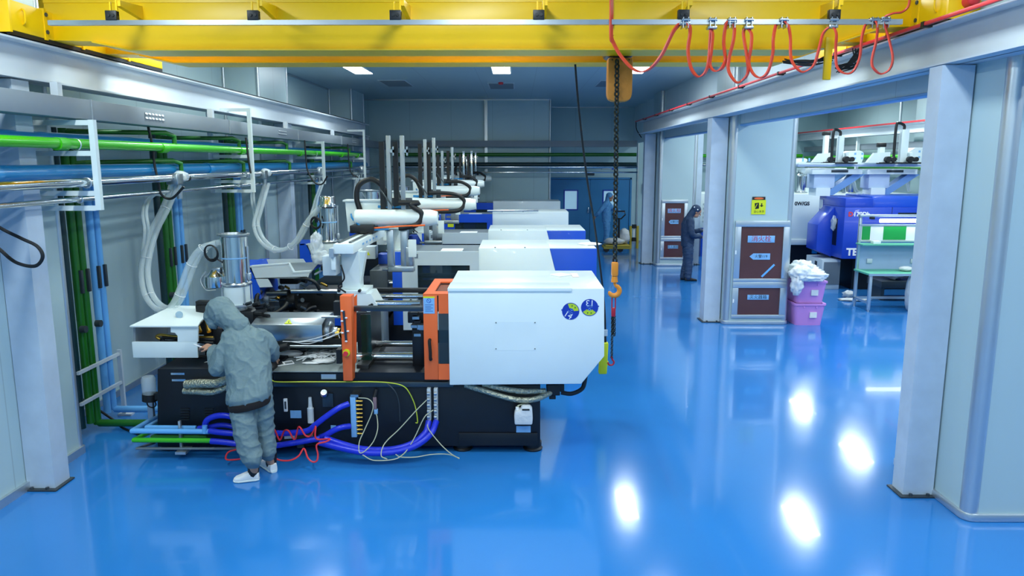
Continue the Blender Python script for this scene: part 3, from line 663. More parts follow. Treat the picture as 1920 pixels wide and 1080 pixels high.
q('barrel_bracket', M_black, lambda b: b.pbox(444, 584, 476, 612, 6.9, 7.3, .01))
for k in range(9):
    x, y = 450 + rnd.uniform(0, 45), 572 + rnd.uniform(0, 22)
    q('valve_spool', (M_black, M_navy, M_dsteel)[k % 3], lambda b: b.cyl(P(x, y, 6.93), P(x + rnd.uniform(8, 16), y + rnd.uniform(-6, 2), 6.9), .014 + .008 * rnd.random(), n=10))
q('hose', M_black, lambda b: b.tube([P(420, 668, 6.9), P(380, 668, 6.8), P(345, 680, 6.75), P(330, 672, 6.8), P(350, 668, 6.9)], .012, 8))
q('white_lead', M_paper, lambda b: b.tube([P(400, 675, 6.7), P(375, 683, 6.6), P(362, 690, 6.55)], .004, 6))
# barrel with stainless guard and nozzle
f0 = P(470, 609, 6.72); f1 = P(605, 641, 6.72)
def guard(b):
    x0, x1 = f0.x, f1.x; zt = f0.z; zb = f1.z
    prof = [V((x0, 6.72, zb)), V((x0, 6.72, zt)), V((x0, 6.86, zt + .035)), V((x0, 7.14, zt + .035)), V((x0, 7.2, zt)), V((x0, 7.2, zb))]
    b.prism(prof, (x1 - x0, 0, 0), bev=.003)
q('barrel_guard', M_steel, guard)
wx = P(539, 604, 6.72)
def tri(b, c, s, Y):
    b.prism([V((c.x - s, Y, c.z - s * .85)), V((c.x + s, Y, c.z - s * .85)), V((c.x, Y, c.z + s * .85))], (0, -.003, 0))
q('warning_triangle', M_ybright, lambda b: b.prism([V((wx.x - .035, 6.735, f0.z + .006)), V((wx.x + .035, 6.735, f0.z + .006)), V((wx.x - .018, 6.83, f0.z + .03))], (0, -.001, .003)))
q('triangle_sign', M_black, lambda b: b.prism([V((wx.x - .005, 6.75, f0.z + .012)), V((wx.x + .006, 6.75, f0.z + .012)), V((wx.x - .009, 6.795, f0.z + .023))], (0, -.001, .003)))
zc1 = P(605, 622, 6.95).z; xn = P(605, 622, 6.9).x
q('barrel_end', M_alu, lambda b: b.lathe([(.1, 0), (.1, .07), (.085, .085), (.045, .09), (.045, .13)], (xn, 6.95, zc1), (1, 0, 0)))
q('nozzle', M_brass, lambda b: b.lathe([(.05, 0), (.05, .04), (.03, .05), (.03, .1), (.018, .12)], (xn + .115, 6.95, zc1 - .015), (1, 0, 0)))
for k, pts in enumerate(([(530, 640), (565, 640), (600, 632), (625, 622), (634, 618)], [(548, 641), (580, 644), (612, 634), (632, 626), (637, 634)], [(560, 641), (600, 638), (630, 628), (640, 622)])):
    q('heater_lead', M_paper, lambda b: b.tube([P(x, y, 6.69 - .01 * k) for x, y in pts], .0035, 6))
q('slide_rod', M_steel, lambda b: b.cyl(P(500, 649, 6.75), P(640, 649, 6.75), .014, n=12))
q('slide_rod', M_steel, lambda b: b.cyl(P(603, 594, 6.8), P(660, 594, 6.8), .013, n=12))
q('carriage_base', M_black, lambda b: (b.pbox(505, 646, 640, 654, 6.9, 7.25), b.pbox(588, 636, 645, 652, 6.85, 7.2)))
q('carriage_cylinder', M_black, lambda b: b.cyl(P(508, 657, 6.66), P(541, 649, 6.66), .035, n=16))
# orange guard post in front of the fixed platen
oa, ob = P(637, 555, 6.3), P(661, 714, 6.3)
q('orange_post', M_orange, lambda b: b.prism([V((oa.x, 6.3, oa.z)), V((oa.x + .098, 6.3, oa.z)), V((ob.x, 6.3, ob.z)), V((ob.x - .08, 6.3, ob.z))], (0, .12, 0), bev=.003))
q('post_gusset', M_orange, lambda b: (b.pprism([(661, 588), (664, 582), (668, 584), (668, 678), (662, 690)], 6.42, 6.435), b.pprism([(661, 560), (669, 552), (669, 582), (661, 588)], 6.6, 6.615)))
q('safety_rod', M_dsteel, lambda b: b.prism([P(642, 583, 6.29), P(646, 583, 6.29), P(651, 640, 6.29), P(647, 640, 6.29)], (0, .01, 0)))
for x, y in ((641, 583), (649, 596), (641, 602), (652, 621), (642, 624), (649, 640)): q('limit_switch', M_paper, lambda b: b.ball(P(x, y, 6.29), .009, 1.5, 1, 1, 1))
es = P(650, 661, 6.3); q('emergency_stop', M_ybright, lambda b: b.cyl(es, es + V((0, -.02, 0)), .031, n=24)); q('stop_button', M_red, lambda b: b.lathe([(.015, 0), (.015, .02), (.022, .025), (.02, .04)], es + V((0, -.015, 0)), (0, -1, 0)))
# platens, tie bars, rails
q('fixed_platen', M_navy, lambda b: (b.pbox(668, 586, 690, 700, 6.75, 7.5, .01)))
q('clamp_bolt', M_black, lambda b: (b.pbox(625, 566, 640, 592, 6.7, 6.78), b.pbox(630, 656, 640, 682, 6.5, 6.6)))
q('green_guard', M_gglass, lambda b: b.pbox(676, 590, 698, 690, 6.66, 6.67))
q('moving_platen', M_navy, lambda b: (b.pbox(772, 606, 797, 692, 6.62, 7.4, .01), b.pbox(764, 585, 797, 606, 6.66, 7.3, .008)))
for k in range(6): q('mould_clamp', (M_black, M_steel)[k % 2], lambda b: b.pbox(770 + 3 * (k % 3), 586 + k * 8, 783 + 3 * (k % 3), 591 + k * 8, 6.6, 6.66))
q('platen_label', M_lblue, lambda b: b.pbox(782, 610, 794, 619, 6.6, 6.615))
for y0, y1, Y, x0, x1 in ((563, 574, 6.85, 686, 778), (551, 560, 7.3, 695, 785), (660, 676, 6.75, 679, 774), (639, 650, 7.2, 697, 768)):
    c0, c1 = P(x0, (y0 + y1) / 2, Y), P(x1 + 10, (y0 + y1) / 2, Y); r = abs(P(0, y0, Y).z - P(0, y1, Y).z) / 2
    q('tie_bar', M_chrome, lambda b: b.cyl(c0 + V((-.06, 0, 0)), c1, r, n=24))
q('guard_rail', M_dsteel, lambda b: b.pbox(662, 575, 796, 584, 6.4, 6.46, .004))
q('guard_rail', M_black, lambda b: b.pbox(694, 541, 806, 549, 7.4, 7.46, .004))
for y0, y1, Y in ((688, 693, 6.6), (696, 702, 6.5)): q('ejector_rail', M_dsteel, lambda b: b.pbox(680, y0, 797, y1, Y, Y + .03, .004))
q('platen_shoe', M_black, lambda b: b.pbox(668, 684, 692, 712, 6.5, 7.4, .006))
# orange sliding door
D = 6.34
dr = q('door', M_orange, lambda b: (b.pbox(793, 554, 822, 712, D, D + .03, .003), b.pbox(822, 554, 848, 588, D, D + .03), b.pbox(822, 683, 848, 712, D, D + .03),
     (lambda z: (b.prism([V((P(793, 554, D).x, D, z)), V((P(848, 554, D).x, D, z)), V((P(848, 554, D).x, D + .14, z)), V((P(793, 554, D).x + .01, D + .14, z))], (0, 0, .014)),
                 b.box(P(793, 554, D).x + .01, P(812, 554, D).x, D + .14, D + .85, z, z + .014), b.box(P(812, 554, D).x, P(848, 554, D).x + .1, D + .66, D + .85, z, z + .014), b.box(P(793, 554, D).x, P(793, 554, D).x + .014, D + .02, D + .85, z - .06, z)))(P(793, 554, D).z)))
q('door_window', M_glass, lambda b: b.pbox(822, 588, 848, 683, D + .012, D + .018), dr)
zt = P(793, 554, D).z; q('top_grille', mat('dark_orange_grille', '#7a3a1c', .6), lambda b: b.box(P(812, 554, D).x, P(848, 554, D).x + .1, D + .14, D + .66, zt - .02, zt - .012), dr)
hd = [P(806, 637, D), P(806, 637, D) + V((.0, -.035, -.01)), P(807, 656, D) + V((.004, -.045, 0)), P(808, 673, D) + V((0, -.035, .01)), P(808, 673, D)]
q('door_handle', M_hem, lambda b: b.tube(hd, .014, 10), dr)
nt = q('notice', M_lblue, lambda b: b.pbox(793.5, 559, 815, 588, D - .003, D), dr)
plabel(nt, 'pale blue printed safety notice'); q('notice_header', M_ybright, lambda b: b.pbox(793.5, 556, 815, 559, D - .003, D), dr)
c = P(804, 564, D - .003); q('notice_symbol', M_bstick, lambda b: (b.torus(c, .018, .002, (0, 1, 0), 20, 4), b.bar([c + V((-.012, 0, .012)), c + V((.012, 0, -.012))], .003, .003)), dr)
for k in range(5): q('notice_line', mat('print_blue', '#4a6fae', .6), lambda b: b.pbox(797, 571 + 3 * k, 812 - (k % 2) * 4, 572 + 3 * k, D - .0045, D - .003), dr)
# white clamp cover
CV = 6.3
q('cover', M_white, lambda b: b.pprism([(840, 541), (1133, 541), (1133, 668), (1090, 720), (843, 722)], CV, CV + 1.07, bev=.006))
q('cover_lip', M_white, lambda b: b.pbox(839, 540, 1072, 547, CV - .012, CV + .3, .004))
q('access_panel', M_white, lambda b: b.pbox(927, 603, 1006, 657, CV - .0012, CV + .01))
for x, y in ((930, 605), (1003, 605), (930, 654), (1003, 654)): q('screw', M_dsteel, lambda b: b.cyl(P(x, y, CV - .002), P(x, y, CV - .006), .005, n=8))
def sticker(px, py, num, rot, nub):
    c = P(px, py, CV); R_ = P(px + 16.2, py, CV).x - c.x; u = lambda a: V((math.cos(a), 0, math.sin(a)))
    a0 = math.radians(90 + rot)
    s = q('sticker', M_bstick, lambda b: (b.cyl(c + V((0, .002, 0)), c + V((0, -.003, 0)), R_, n=40), b.ball(c + u(math.radians(nub)) * R_ * 1.04, .006, 1, .5, 1)))
    pts = [c + u(a0 + math.radians(d)) * R_ * .92 for d in range(-54, 55, 9)] + [c + u(a0 + math.radians(d)) * R_ * .36 for d in range(54, -55, -18)]
    q('sticker_sector', M_ystick, lambda b: b.prism([p_ + V((0, -.003, 0)) for p_ in pts], (0, -.002, 0)), s)
    for d in (-18, 18): q('sticker_mark', M_dgreen, lambda b: b.ball(c + u(a0 + math.radians(d)) * R_ * .66 + V((0, -.005, 0)), .007, 1, .2, 1, 1), s)
    right = u(a0 - math.pi / 2); up = u(a0)
    text(num, .075, c - up * R_ * .56 + V((0, -.003, 0)), right, up, 'sticker_number', M_paper, s, .001)
    for k, w_ in enumerate((.05, .056)): q('sticker_line', M_lblue, lambda b: b.bar([c - up * (.005 + .014 * k) - right * w_ / 2 + V((0, -.0035, 0)), c - up * (.005 + .014 * k) + right * w_ / 2 + V((0, -.0035, 0))], .007, .002), s)
    q('sticker_emblem', M_lblue, lambda b: b.torus(c + up * .018 + V((0, -.0035, 0)), .009, .002, (0, 1, 0), 14, 4), s)
sticker(1070, 583.5, '14', -32, 172); sticker(1105.5, 576.5, '13', 178, 8)
# hydraulics under the cover
q('wrapped_hose', M_foil, lambda b: b.tube([P(872, 722, 6.41), P(905, 732, 6.375), P(945, 744, 6.37), P(975, 750, 6.37), P(1005, 748, 6.38), P(1035, 735, 6.48)], .026, 12))
q('wrapped_hose', M_foil, lambda b: b.tube([P(905, 721, 6.41), P(950, 730, 6.385), P(985, 734, 6.385), P(1022, 733, 6.46)], .026, 12))
q('ejector_valve', M_black, lambda b: (b.pbox(1026, 722, 1050, 742, 6.45, 6.7, .006), b.pbox(1030, 742, 1042, 749, 6.5, 6.6, .004), b.pbox(1046, 722, 1058, 735, 6.5, 6.65, .004)))
q('rear_hose', M_black, lambda b: b.tube([P(1052, 736, 6.6), P(1072, 738, 6.6), P(1092, 728, 6.6), P(1098, 706, 6.6)], .02, 10))
# base front fittings
q('sight_glass', M_paper, lambda b: b.pbox(531, 748, 539, 772, 6.4, 6.42, .003)); q('sight_tube', M_dgrey, lambda b: b.pbox(533, 753, 537, 767, 6.396, 6.4))
q('rating_plate', M_lblue, lambda b: b.pbox(544, 770, 565, 784, 6.412, 6.42)); q('rating_plate', M_lblue, lambda b: b.pbox(620, 798, 630, 806, 6.412, 6.42)); q('rating_plate', M_lblue, lambda b: b.pbox(968, 799, 995, 811, 6.412, 6.42))
c = P(609, 740, 6.38); q('oil_cap', M_chrome, lambda b: (b.lathe([(.035, 0), (.036, .03), (.028, .045)], c, (0, -.7, .7)), )); q('oil_cap_plate', M_dsteel, lambda b: b.pbox(604, 738, 625, 763, 6.4, 6.42))
q('water_filter', M_film, lambda b: (b.cyl(P(583, 792, 6.37), P(582, 765, 6.37), .028), b.cyl(P(582, 766, 6.37), P(581, 745, 6.37), .02, .014)))
q('drain_pipe', M_black, lambda b: b.cyl(P(512, 822, 6.39), P(590, 822, 6.39), .06, n=16)); q('pipe_label', M_paper, lambda b: b.pprism([(533, 814), (553, 814), (552, 822), (533, 823)], 6.325, 6.33)); q('valve', M_dgrey, lambda b: (b.pbox(557, 834, 570, 840, 6.35, 6.4), b.cyl(P(561, 834, 6.36), P(560, 818, 6.36), .006)))
# water manifolds with brass nipples
mf = q('water_manifold', M_lblue, lambda b: b.prism([P(656, 744, 6.3), P(666, 744, 6.3), P(669, 820, 6.3), P(659, 820, 6.3)], (0, .06, 0), bev=.003))
for k in range(9): q('brass_nipple', M_brass, lambda b: (b.cyl(P(667 + .3 * k, 752 + 7.6 * k, 6.32), P(673 + .3 * k, 752 + 7.6 * k, 6.32), .012, n=8), b.cyl(P(673 + .3 * k, 752 + 7.6 * k, 6.32), P(680, 752 + 7.6 * k, 6.32), .009, n=8)), mf)
q('manifold_bracket', M_steel, lambda b: b.pbox(657, 740, 672, 745, 6.3, 6.42), mf)
for px in (804, 817):
    m_ = q('flow_meter', M_film, lambda b: b.pbox(px - 4, 729, px + 4, 790, 6.33, 6.39, .004))
    for k in range(5): q('flow_tube', M_steel, lambda b: b.cyl(P(px - 3, 738 + 11 * k, 6.325), P(px + 2, 738 + 11 * k, 6.325), .016, n=10), m_)
q('junction_lead', M_black, lambda b: b.cyl(P(706, 730, 6.38), P(702, 745, 6.36), .02)); q('lead_connector', mat('dull_pink_plastic', '#8a7076', .5), lambda b: b.pbox(699, 745, 706, 768, 6.34, 6.37, .004)); q('lead_connector', M_lblue, lambda b: b.pbox(701, 768, 708, 777, 6.34, 6.37, .004))
# ---------------------------------------------------------------- loose things on and around the first machine
jg = T('plastic_jug', 'white plastic jug hanging on the dark base of the nearest machine', 'jug', P(981, 797, 6.36))
def jug(b):
    b.pprism([(965, 797), (998, 797), (999, 785), (998, 768), (993, 763), (978, 763), (977, 769), (973, 771), (966, 772), (964, 780)], 6.3, 6.4, bev=.012)
q('body', M_sack, jug, jg); q('handle_gap', M_black, lambda b: b.pbox(979, 767, 993, 770, 6.296, 6.31, .002), jg); q('cap', M_paper, lambda b: b.cyl(P(970, 771, 6.35), P(970, 763, 6.35), .016), jg)
q('drain_tube', M_thin, lambda b: b.tube([P(970, 763, 6.35), P(973, 760, 6.36), P(985, 757, 6.4), P(993, 756, 6.45)], .006, 6), jg)
zc = P(900, 541, CV).z
def sheet(name, label, cat, pts, z, m, th=.002):
    bb = MB(); bb.prism([V((p_.x, p_.y, z)) for p_ in pts], (0, 0, th)); return tag(bb.build(name, m), label, cat)
pp = [PZ(1031, 516, zc), PZ(1052, 513, zc), PZ(1072, 517, zc), PZ(1049, 520, zc)]
sheet('paper_sheet', 'folded white paper lying on the nearest white machine cover', 'paper', pp, zc + .002, M_paper, .008)
sheet('paper_slip', 'small pinkish paper slip beside the folded sheet on the white cover', 'paper', [PZ(1068, 513, zc), PZ(1082, 513, zc), PZ(1086, 520, zc), PZ(1074, 520, zc)], zc + .002, mat('pinkish_paper', '#e6d3d6', .7), .003)
z2_ = 1.56
b = MB(); b.lump(PZ(1105, 459, z2_) + V((0, 0, .012)), .14, .16, .012, .3, 4); tag(b.build('crumpled_sheet', M_paper, sharp=180), 'crumpled white sheet on the right end of the second machine cover', 'sheet')
zb = .764
def onbed(x, y): return PZ(x, y, zb)
b = MB(); rnd = random.Random(11)
for k in range(110):
    o = onbed(rnd.uniform(572, 634), rnd.uniform(650, 676)); a = rnd.uniform(0, 3.14); L_ = rnd.uniform(.04, .13); d = V((math.cos(a), math.sin(a) * .9, 0)) * L_; z = rnd.uniform(.004, .045)
    b.tube([o + V((0, 0, z)) - d, o + V((0, 0, z + .01)), o + V((0, 0, max(.004, z - .008))) + d], .006, 5, smooth=False)
tag(b.build('plastic_runners', M_paper), 'heap of thin white plastic runner scraps on the machine bed', 'scrap', kind='stuff')
b = MB(); o = onbed(530, 684)
for dx, dy in ((0, 0), (.07, .05)):
    c = V((o.x + dx - .03, o.y + dy, zb + .006)); u = V((.8, .6, 0)) * .04; v = V((-.45, .89, 0)) * .05
    b.tube([c + u + v, c - u + v, c - u - v, c + u - v], .006, 6, smooth=False, closed=True)
tag(b.build('plastic_sprue', M_paper), 'small white twin plastic frame at the front left of the machine bed', 'scrap')
b = MB(); o = onbed(606, 680); b.lump(o + V((0, 0, .018)), .1, .06, .018, .3, 4); b.lump(o + V((-.1, -.045, .01)), .08, .02, .01, .3, 5)
tag(b.build('crumpled_glove', M_paper, sharp=180), 'crumpled white glove lying on the machine bed', 'glove')
b = MB(); o = onbed(541, 668); b.lump(o + V((0, 0, .03)), .13, .06, .03, .25, 6); tag(b.build('white_rag', M_paper, sharp=180), 'white rag bundle on the machine bed next to the worker', 'rag')
b = MB(); o = onbed(555, 657); b.lump(o + V((.02, 0.03, .035)), .1, .05, .035, .2, 7); tag(b.build('blue_rag', M_lbpipe, sharp=180), 'light blue rag on the machine bed', 'rag')
# hoses and wires
def hose(label, pts, r, m, name='cooling_hose', cat='hose', group=None, Y=6.3, seg=8, n=10):
    bb = MB(); pp_ = [P(*(p_ if len(p_) == 3 else (p_[0], p_[1], Y))) for p_ in pts]
    for v in pp_:
        if v.z < r: v.z = r
    bb.tube(pp_, r, n, seg=seg); return tag(bb.build(name, m), label, cat, group)
G_ = 'blue cooling hoses of the nearest machine'
hose('blue cooling hose rising to the upper port of the light blue manifold', [(505, 812, 6.3), (540, 812, 6.28), (575, 808, 6.26), (592, 796, 6.24), (610, 782, 6.24), (635, 765, 6.26), (654, 757, 6.3)], .026, M_bhose, group=G_)
hose('blue cooling hose running to the lower port of the light blue manifold', [(600, 820, 6.3), (612, 815, 6.26), (628, 806, 6.25), (642, 801, 6.26), (656, 799, 6.3)], .026, M_bhose, group=G_)
hose('upper long blue cooling hose sweeping along the floor to the left flow meter', [(610, 822, 6.24), (640, 832, 6.2), (680, 842, 6.18), (730, 843, 6.18), (770, 833, 6.2), (797, 812, 6.26), (804, 790, 6.34)], .028, M_bhose, group=G_)
hose('lower long blue cooling hose sweeping along the floor to the right flow meter', [(600, 830, 6.22), (640, 840, 6.16), (690, 849, 6.12), (740, 847, 6.14), (780, 835, 6.18), (808, 813, 6.24), (818, 790, 6.34)], .028, M_bhose, group=G_)
hose('blue cooling hose arching behind the worker from the blue pipe elbow', [(384, 800, 6.3), (388, 788, 6.28), (405, 780, 6.27), (428, 780, 6.27), (448, 788, 6.28), (470, 800, 6.3)], .026, M_bhose, group=G_)
hose('blue cooling hose leaving the end of the light blue pipe behind the worker', [(392, 808, 6.25), (415, 811, 6.24), (440, 813, 6.24), (475, 816, 6.25), (510, 815, 6.26)], .026, M_bhose, group=G_)
hose('second blue arch of hose, lower and closer to the worker', [(372, 803, 6.34), (395, 800, 6.32), (412, 797, 6.32), (432, 799, 6.32), (455, 808, 6.33)], .022, M_bhose, group=G_)
hose('blue cooling hose leaving the end of the green pipe behind the worker', [(395, 827, 6.2), (420, 829, 6.2), (450, 833, 6.2), (490, 838, 6.22), (540, 832, 6.26), (600, 822, 6.28)], .026, M_bhose, group=G_)
hose('red coiled air hose zigzagging in front of the machine base onto the floor', [(505, 806, 6.24), (514, 805, 6.2), (522, 822, 6.2), (526, 824, 6.2), (533, 808, 6.2), (541, 808, 6.18), (549, 821, 6.18), (554, 822, 6.18), (559, 802, 6.18), (564, 803, 6.16), (572, 816, 6.15), (581, 818, 6.15), (589, 806, 6.14), (592, 800, 6.13), (591, 818, 6.1), (597, 824, 6.1), (618, 823, 6.08), (612, 828, 6.06), (594, 834, 6.04), (596, 852, 6.02), (594, 864, 6.0), (586, 866, 6.0), (577, 858, 6.02), (570, 841, 6.1), (560, 855, 6.05), (545, 863, 6.02), (525, 863, 6.02), (505, 856, 6.05), (470, 858, 6.1), (440, 862, 6.1), (424, 861, 6.1), (428, 848, 6.15), (447, 842, 6.2)], .0075, M_red, 'air_hose', 'hose', seg=6, n=6)
hose('yellow-green earth wire lying along the machine ledge and hanging at its end', [(508, 712, 6.36), (520, 716, 6.35), (570, 716, 6.35), (640, 716, 6.35), (700, 716, 6.35), (732, 718, 6.34), (754, 723, 6.32), (766, 734, 6.33), (778, 760, 6.36), (783, 790, 6.36), (779, 793, 6.35)], .005, M_wire, 'earth_wire', 'wire', n=6)
hose('dark thin cable drooping in front of the machine base', [(724, 717, 6.35), (740, 733, 6.33), (748, 755, 6.34), (750, 790, 6.36)], .005, M_dgrey, 'thin_cable', 'cable', n=6)
G2 = 'milky thin water tubes of the nearest machine'
for s, pts in (('milky tube from the manifold nipple looping to the floor in a long oval', [(672, 746, 6.3), (690, 748, 6.28), (699, 758, 6.26), (697, 775, 6.25), (684, 805, 6.2), (674, 828, 6.15), (674, 848, 6.1), (684, 846, 6.1), (700, 828, 6.15), (708, 805, 6.2), (707, 782, 6.3), (704, 775, 6.35)]),
               ('milky tube from the left flow meter slanting down to the left', [(800, 750, 6.32), (780, 770, 6.26), (750, 803, 6.2), (726, 826, 6.15), (717, 840, 6.1), (715, 855, 6.05), (726, 861, 6.02)]),
               ('milky tube from the right flow meter slanting down to the floor', [(812, 769, 6.32), (796, 782, 6.25), (780, 815, 6.2), (766, 840, 6.15), (752, 855, 6.05), (735, 862, 6.0), (700, 863, 6.0), (680, 853, 6.05)]),
               ('milky tube hanging from the left flow meter and ending on the floor at right', [(801, 795, 6.3), (804, 805, 6.24), (815, 820, 6.18), (830, 837, 6.1), (846, 851, 6.05), (861, 860, 5.98)]),
               ('greenish tube lying on the floor along the machine foot', [(742, 852, 6.1), (752, 857, 6.05), (780, 857, 6.05), (810, 852, 6.1), (840, 852, 6.1), (861, 859, 6.0)])):
    hose(s, pts, .0045, M_thin, 'water_tube', 'tube', G2, n=6)
# light blue / green pipe rack on a short stand by the machine base
st = T('cooling_pipe_rack', 'low rack of light blue and green pipes on a metal stand by the machine base', 'pipe rack', P(338, 851, 6.28))
def prun(name, m, r, pts):
    q(name, m, lambda b: b.tube([P(*p_) for p_ in pts], r, 12, smooth=False), st)
prun('light_blue_pipe', M_lbpipe, .024, [(395, 809, 6.26), (248, 808, 6.24), (296, 780, 6.85)])
prun('light_blue_pipe', M_lbpipe, .02, [(368, 802, 6.36), (275, 801, 6.36), (304, 785, 6.8)])
prun('green_pipe', M_green, .022, [(395, 826, 6.24), (251, 825, 6.22), (292, 805, 6.7)])
prun('green_pipe', M_dgreen, .016, [(388, 819, 6.36), (285, 819, 6.36), (300, 811, 6.6)])
prun('grey_pipe', M_bgrey, .012, [(450, 841, 6.26), (256, 841, 6.24), (290, 830, 6.55)])
q('stand', M_alu, lambda b: (b.pbox(333, 790, 342, 850, 6.29, 6.32, .003), b.pbox(328, 848, 348, 852.5, 6.22, 6.36)), st)
q('pipe_tee', M_lbpipe, lambda b: b.cyl(P(384, 812, 6.25), P(384, 798, 6.25), .022), st)
q('stand', M_alu, lambda b: b.box(P(293, 800, 6.8).x - .03, P(293, 800, 6.8).x + .02, 6.72, 6.76, 0, .44), st)
# ---------------------------------------------------------------- the machines behind the first
def machine(label, Yf, zt, x0, xm, x1, guard_m, side_m, blue_end, detail=2):
    t = T('injection_moulding_machine', label, 'moulding machine', (-1.2, Yf + .5, 0), 'row of moulding machines')
    k = lambda n, m, f, par=t: q(n, m, f, par)
    D = .98; zg = zt - .04; zb = .62
    k('base', M_navy, lambda b: b.box(-3.3, x1 - .35, Yf + .05, Yf + 1.1, .06, zb + .05, .006))
    for x in (-3.1, -1.6, -.5, x1 - .5): k('levelling_foot', M_black, lambda b: b.lathe([(.085, 0), (.09, .02), (.06, .05), (.06, .08)], (x, Yf + .2, 0), n=16))
    xs = xm + (x1 - xm) * .60; xs2 = xs + .14
    if blue_end:
        k('cover', M_white, lambda b: b.prism([V((xm, Yf, zb)), V((xm, Yf, zt)), V((xs, Yf, zt)), V((xs2 + .1, Yf, zb))], (0, D, 0), bev=.004))
        k('cover_end', M_blue, lambda b: b.prism([V((xs + .003, Yf, zt - .006)), V((x1, Yf, zt - .006)), V((x1, Yf, zb + .3)), V((x1 - .25, Yf, zb)), V((xs2 + .103, Yf, zb))], (0, D, 0), bev=.004))
        k('cover_lid', M_white, lambda b: b.box(xs, x1 - .01, Yf + .006, Yf + D, zt - .01, zt + .006, .003))
    else:
        k('cover', M_white, lambda b: b.prism([V((xm, Yf, zb)), V((xm, Yf, zt)), V((x1, Yf, zt)), V((x1, Yf, zb + .3)), V((x1 - .25, Yf, zb))], (0, D, 0), bev=.006))
    for x in (xm + .2, xs - .3): k('screw', M_steel, lambda b: b.cyl((x, Yf + .02, zt), (x, Yf + .02, zt + .012), .01, n=8))
    # guard with sliding window, open top
    wx0, wx1, wz0, wz1 = x0 + .19, xm - .11, zb + .15, zg - .17
    g = k('guard', guard_m, lambda b: (b.box(x0, wx0, Yf - .015, Yf + .02, zb - .08, zg), b.box(wx1, xm, Yf - .015, Yf + .02, zb - .08, zg), b.box(wx0, wx1, Yf - .015, Yf + .02, wz1, zg), b.box(wx0, wx1, Yf - .015, Yf + .02, zb - .08, wz0),
        b.box(x0, x0 + .02, Yf + .02, Yf + D, zg - .5, zg)))
    k('guard_window', M_glass, lambda b: b.box(wx0, wx1, Yf, Yf + .008, wz0, wz1), g)
    k('guard_top', M_bgrey, lambda b: b.box(x0 + .02, xm - .005, Yf + .02, Yf + D, zg - .05, zg - .03), g)
    k('top_plate', M_paper, lambda b: b.box(x0 + .45, x0 + .72, Yf + .25, Yf + .5, zg - .03, zg - .02), g)
    k('guard_label', M_bgrey, lambda b: b.box(x0 + .02, x0 + .2, Yf - .018, Yf - .015, zg - .08, zg - .03), g)
    k('guard_handle', M_black, lambda b: b.tube([(x0 + .1, Yf - .015, .75), (x0 + .1, Yf - .05, .77), (x0 + .1, Yf - .05, .9), (x0 + .1, Yf - .015, .92)], .014, 8), g)
    k('side_panel', side_m, lambda b: b.box(x0 - .12, x0, Yf - .01, Yf + .06, zb - .02, zg - .01, .004))
    # platens and tie bars, control cabinet behind the guard gap
    k('fixed_platen', M_dgrey, lambda b: b.box(x0 - .42, x0 - .2, Yf + .1, Yf + .9, zb, zg - .25, .01))
    for z in (zb + .16, zg - .42):
        for y in (Yf + .2, Yf + .8): k('tie_bar', M_chrome, lambda b: b.cyl((x0 - .3, y, z), (xm, y, z), .035, n=16))
    k('control_cabinet', M_bgrey, lambda b: b.box(x0 - .47, x0 - .17, Yf - .42, Yf - .08, .1, .98, .006)); k('cabinet_door', M_grey, lambda b: b.box(x0 - .45, x0 - .27, Yf - .432, Yf - .42, .14, .95, .003))
    k('orange_block', M_orange, lambda b: b.box(x0 - .4, x0 - .24, Yf + .12, Yf + .22, 1.1, 1.22, .004))
    k('blue_box', M_blue, lambda b: b.box(x0 - .42, x0 - .22, Yf + .7, Yf + .9, 1.12, 1.4, .004))
    k('ejector_box', M_offw, lambda b: b.box(x0 - .63, x0 - .42, Yf + .5, Yf + .7, 1.36, 1.52, .006))
    tri_c = V((x0 - .52, Yf + .498, 1.44))
    k('warning_triangle', M_ybright, lambda b: tri(b, tri_c, .035, Yf + .5))
    # injection unit: blue hood, pale channel, cylinder, pipes
    H = 9.25 - Yf; S = lambda x, y, Y=9.25: P(x, y, Y) - V((0, H, 0))
    k('injection_hood', M_blue, lambda b: (b.prism([S(462, 495), S(480, 494), S(497, 536), S(499, 555), S(466, 555)], (0, .7, 0)), b.prism([S(464, 495), S(474, 494), S(502, 483, 9.8), S(470, 483, 9.8)], (0, 0, -.02))))
    k('injection_channel', M_offw, lambda b: (b.prism([S(477, 495), S(550, 490), S(559, 506), S(590, 504), S(586, 515), S(560, 517), S(489, 518)], (0, .02, 0)), 
        b.prism([V(v) + V((0, -.004, .004)) for v in (S(477, 495), S(550, 490), S(551, 492), S(478, 498))], (0, .07, 0)), b.prism([V(v) + V((0, -.004, .004)) for v in (S(550, 490), S(559, 506), S(590, 504), S(590, 507), S(557, 509), S(548, 492))], (0, .07, 0))))
    k('channel_back', M_offw, lambda b: b.prism([S(501, 483, 9.85), S(576, 482, 9.85), S(585, 496, 9.85), S(580, 518, 9.85), S(500, 518, 9.85)], (0, .02, 0)))
    k('channel_skirt', M_offw, lambda b: b.prism([S(489, 518.3), S(512, 518.3), S(520, 533), S(497, 534)], (0, .02, 0)))
    k('channel_floor', M_bgrey, lambda b: b.prism([S(486, 517), S(584, 514), S(584, 514) + V((0, .6, .1)), S(486, 517) + V((0, .6, .1))], (0, 0, -.01)))
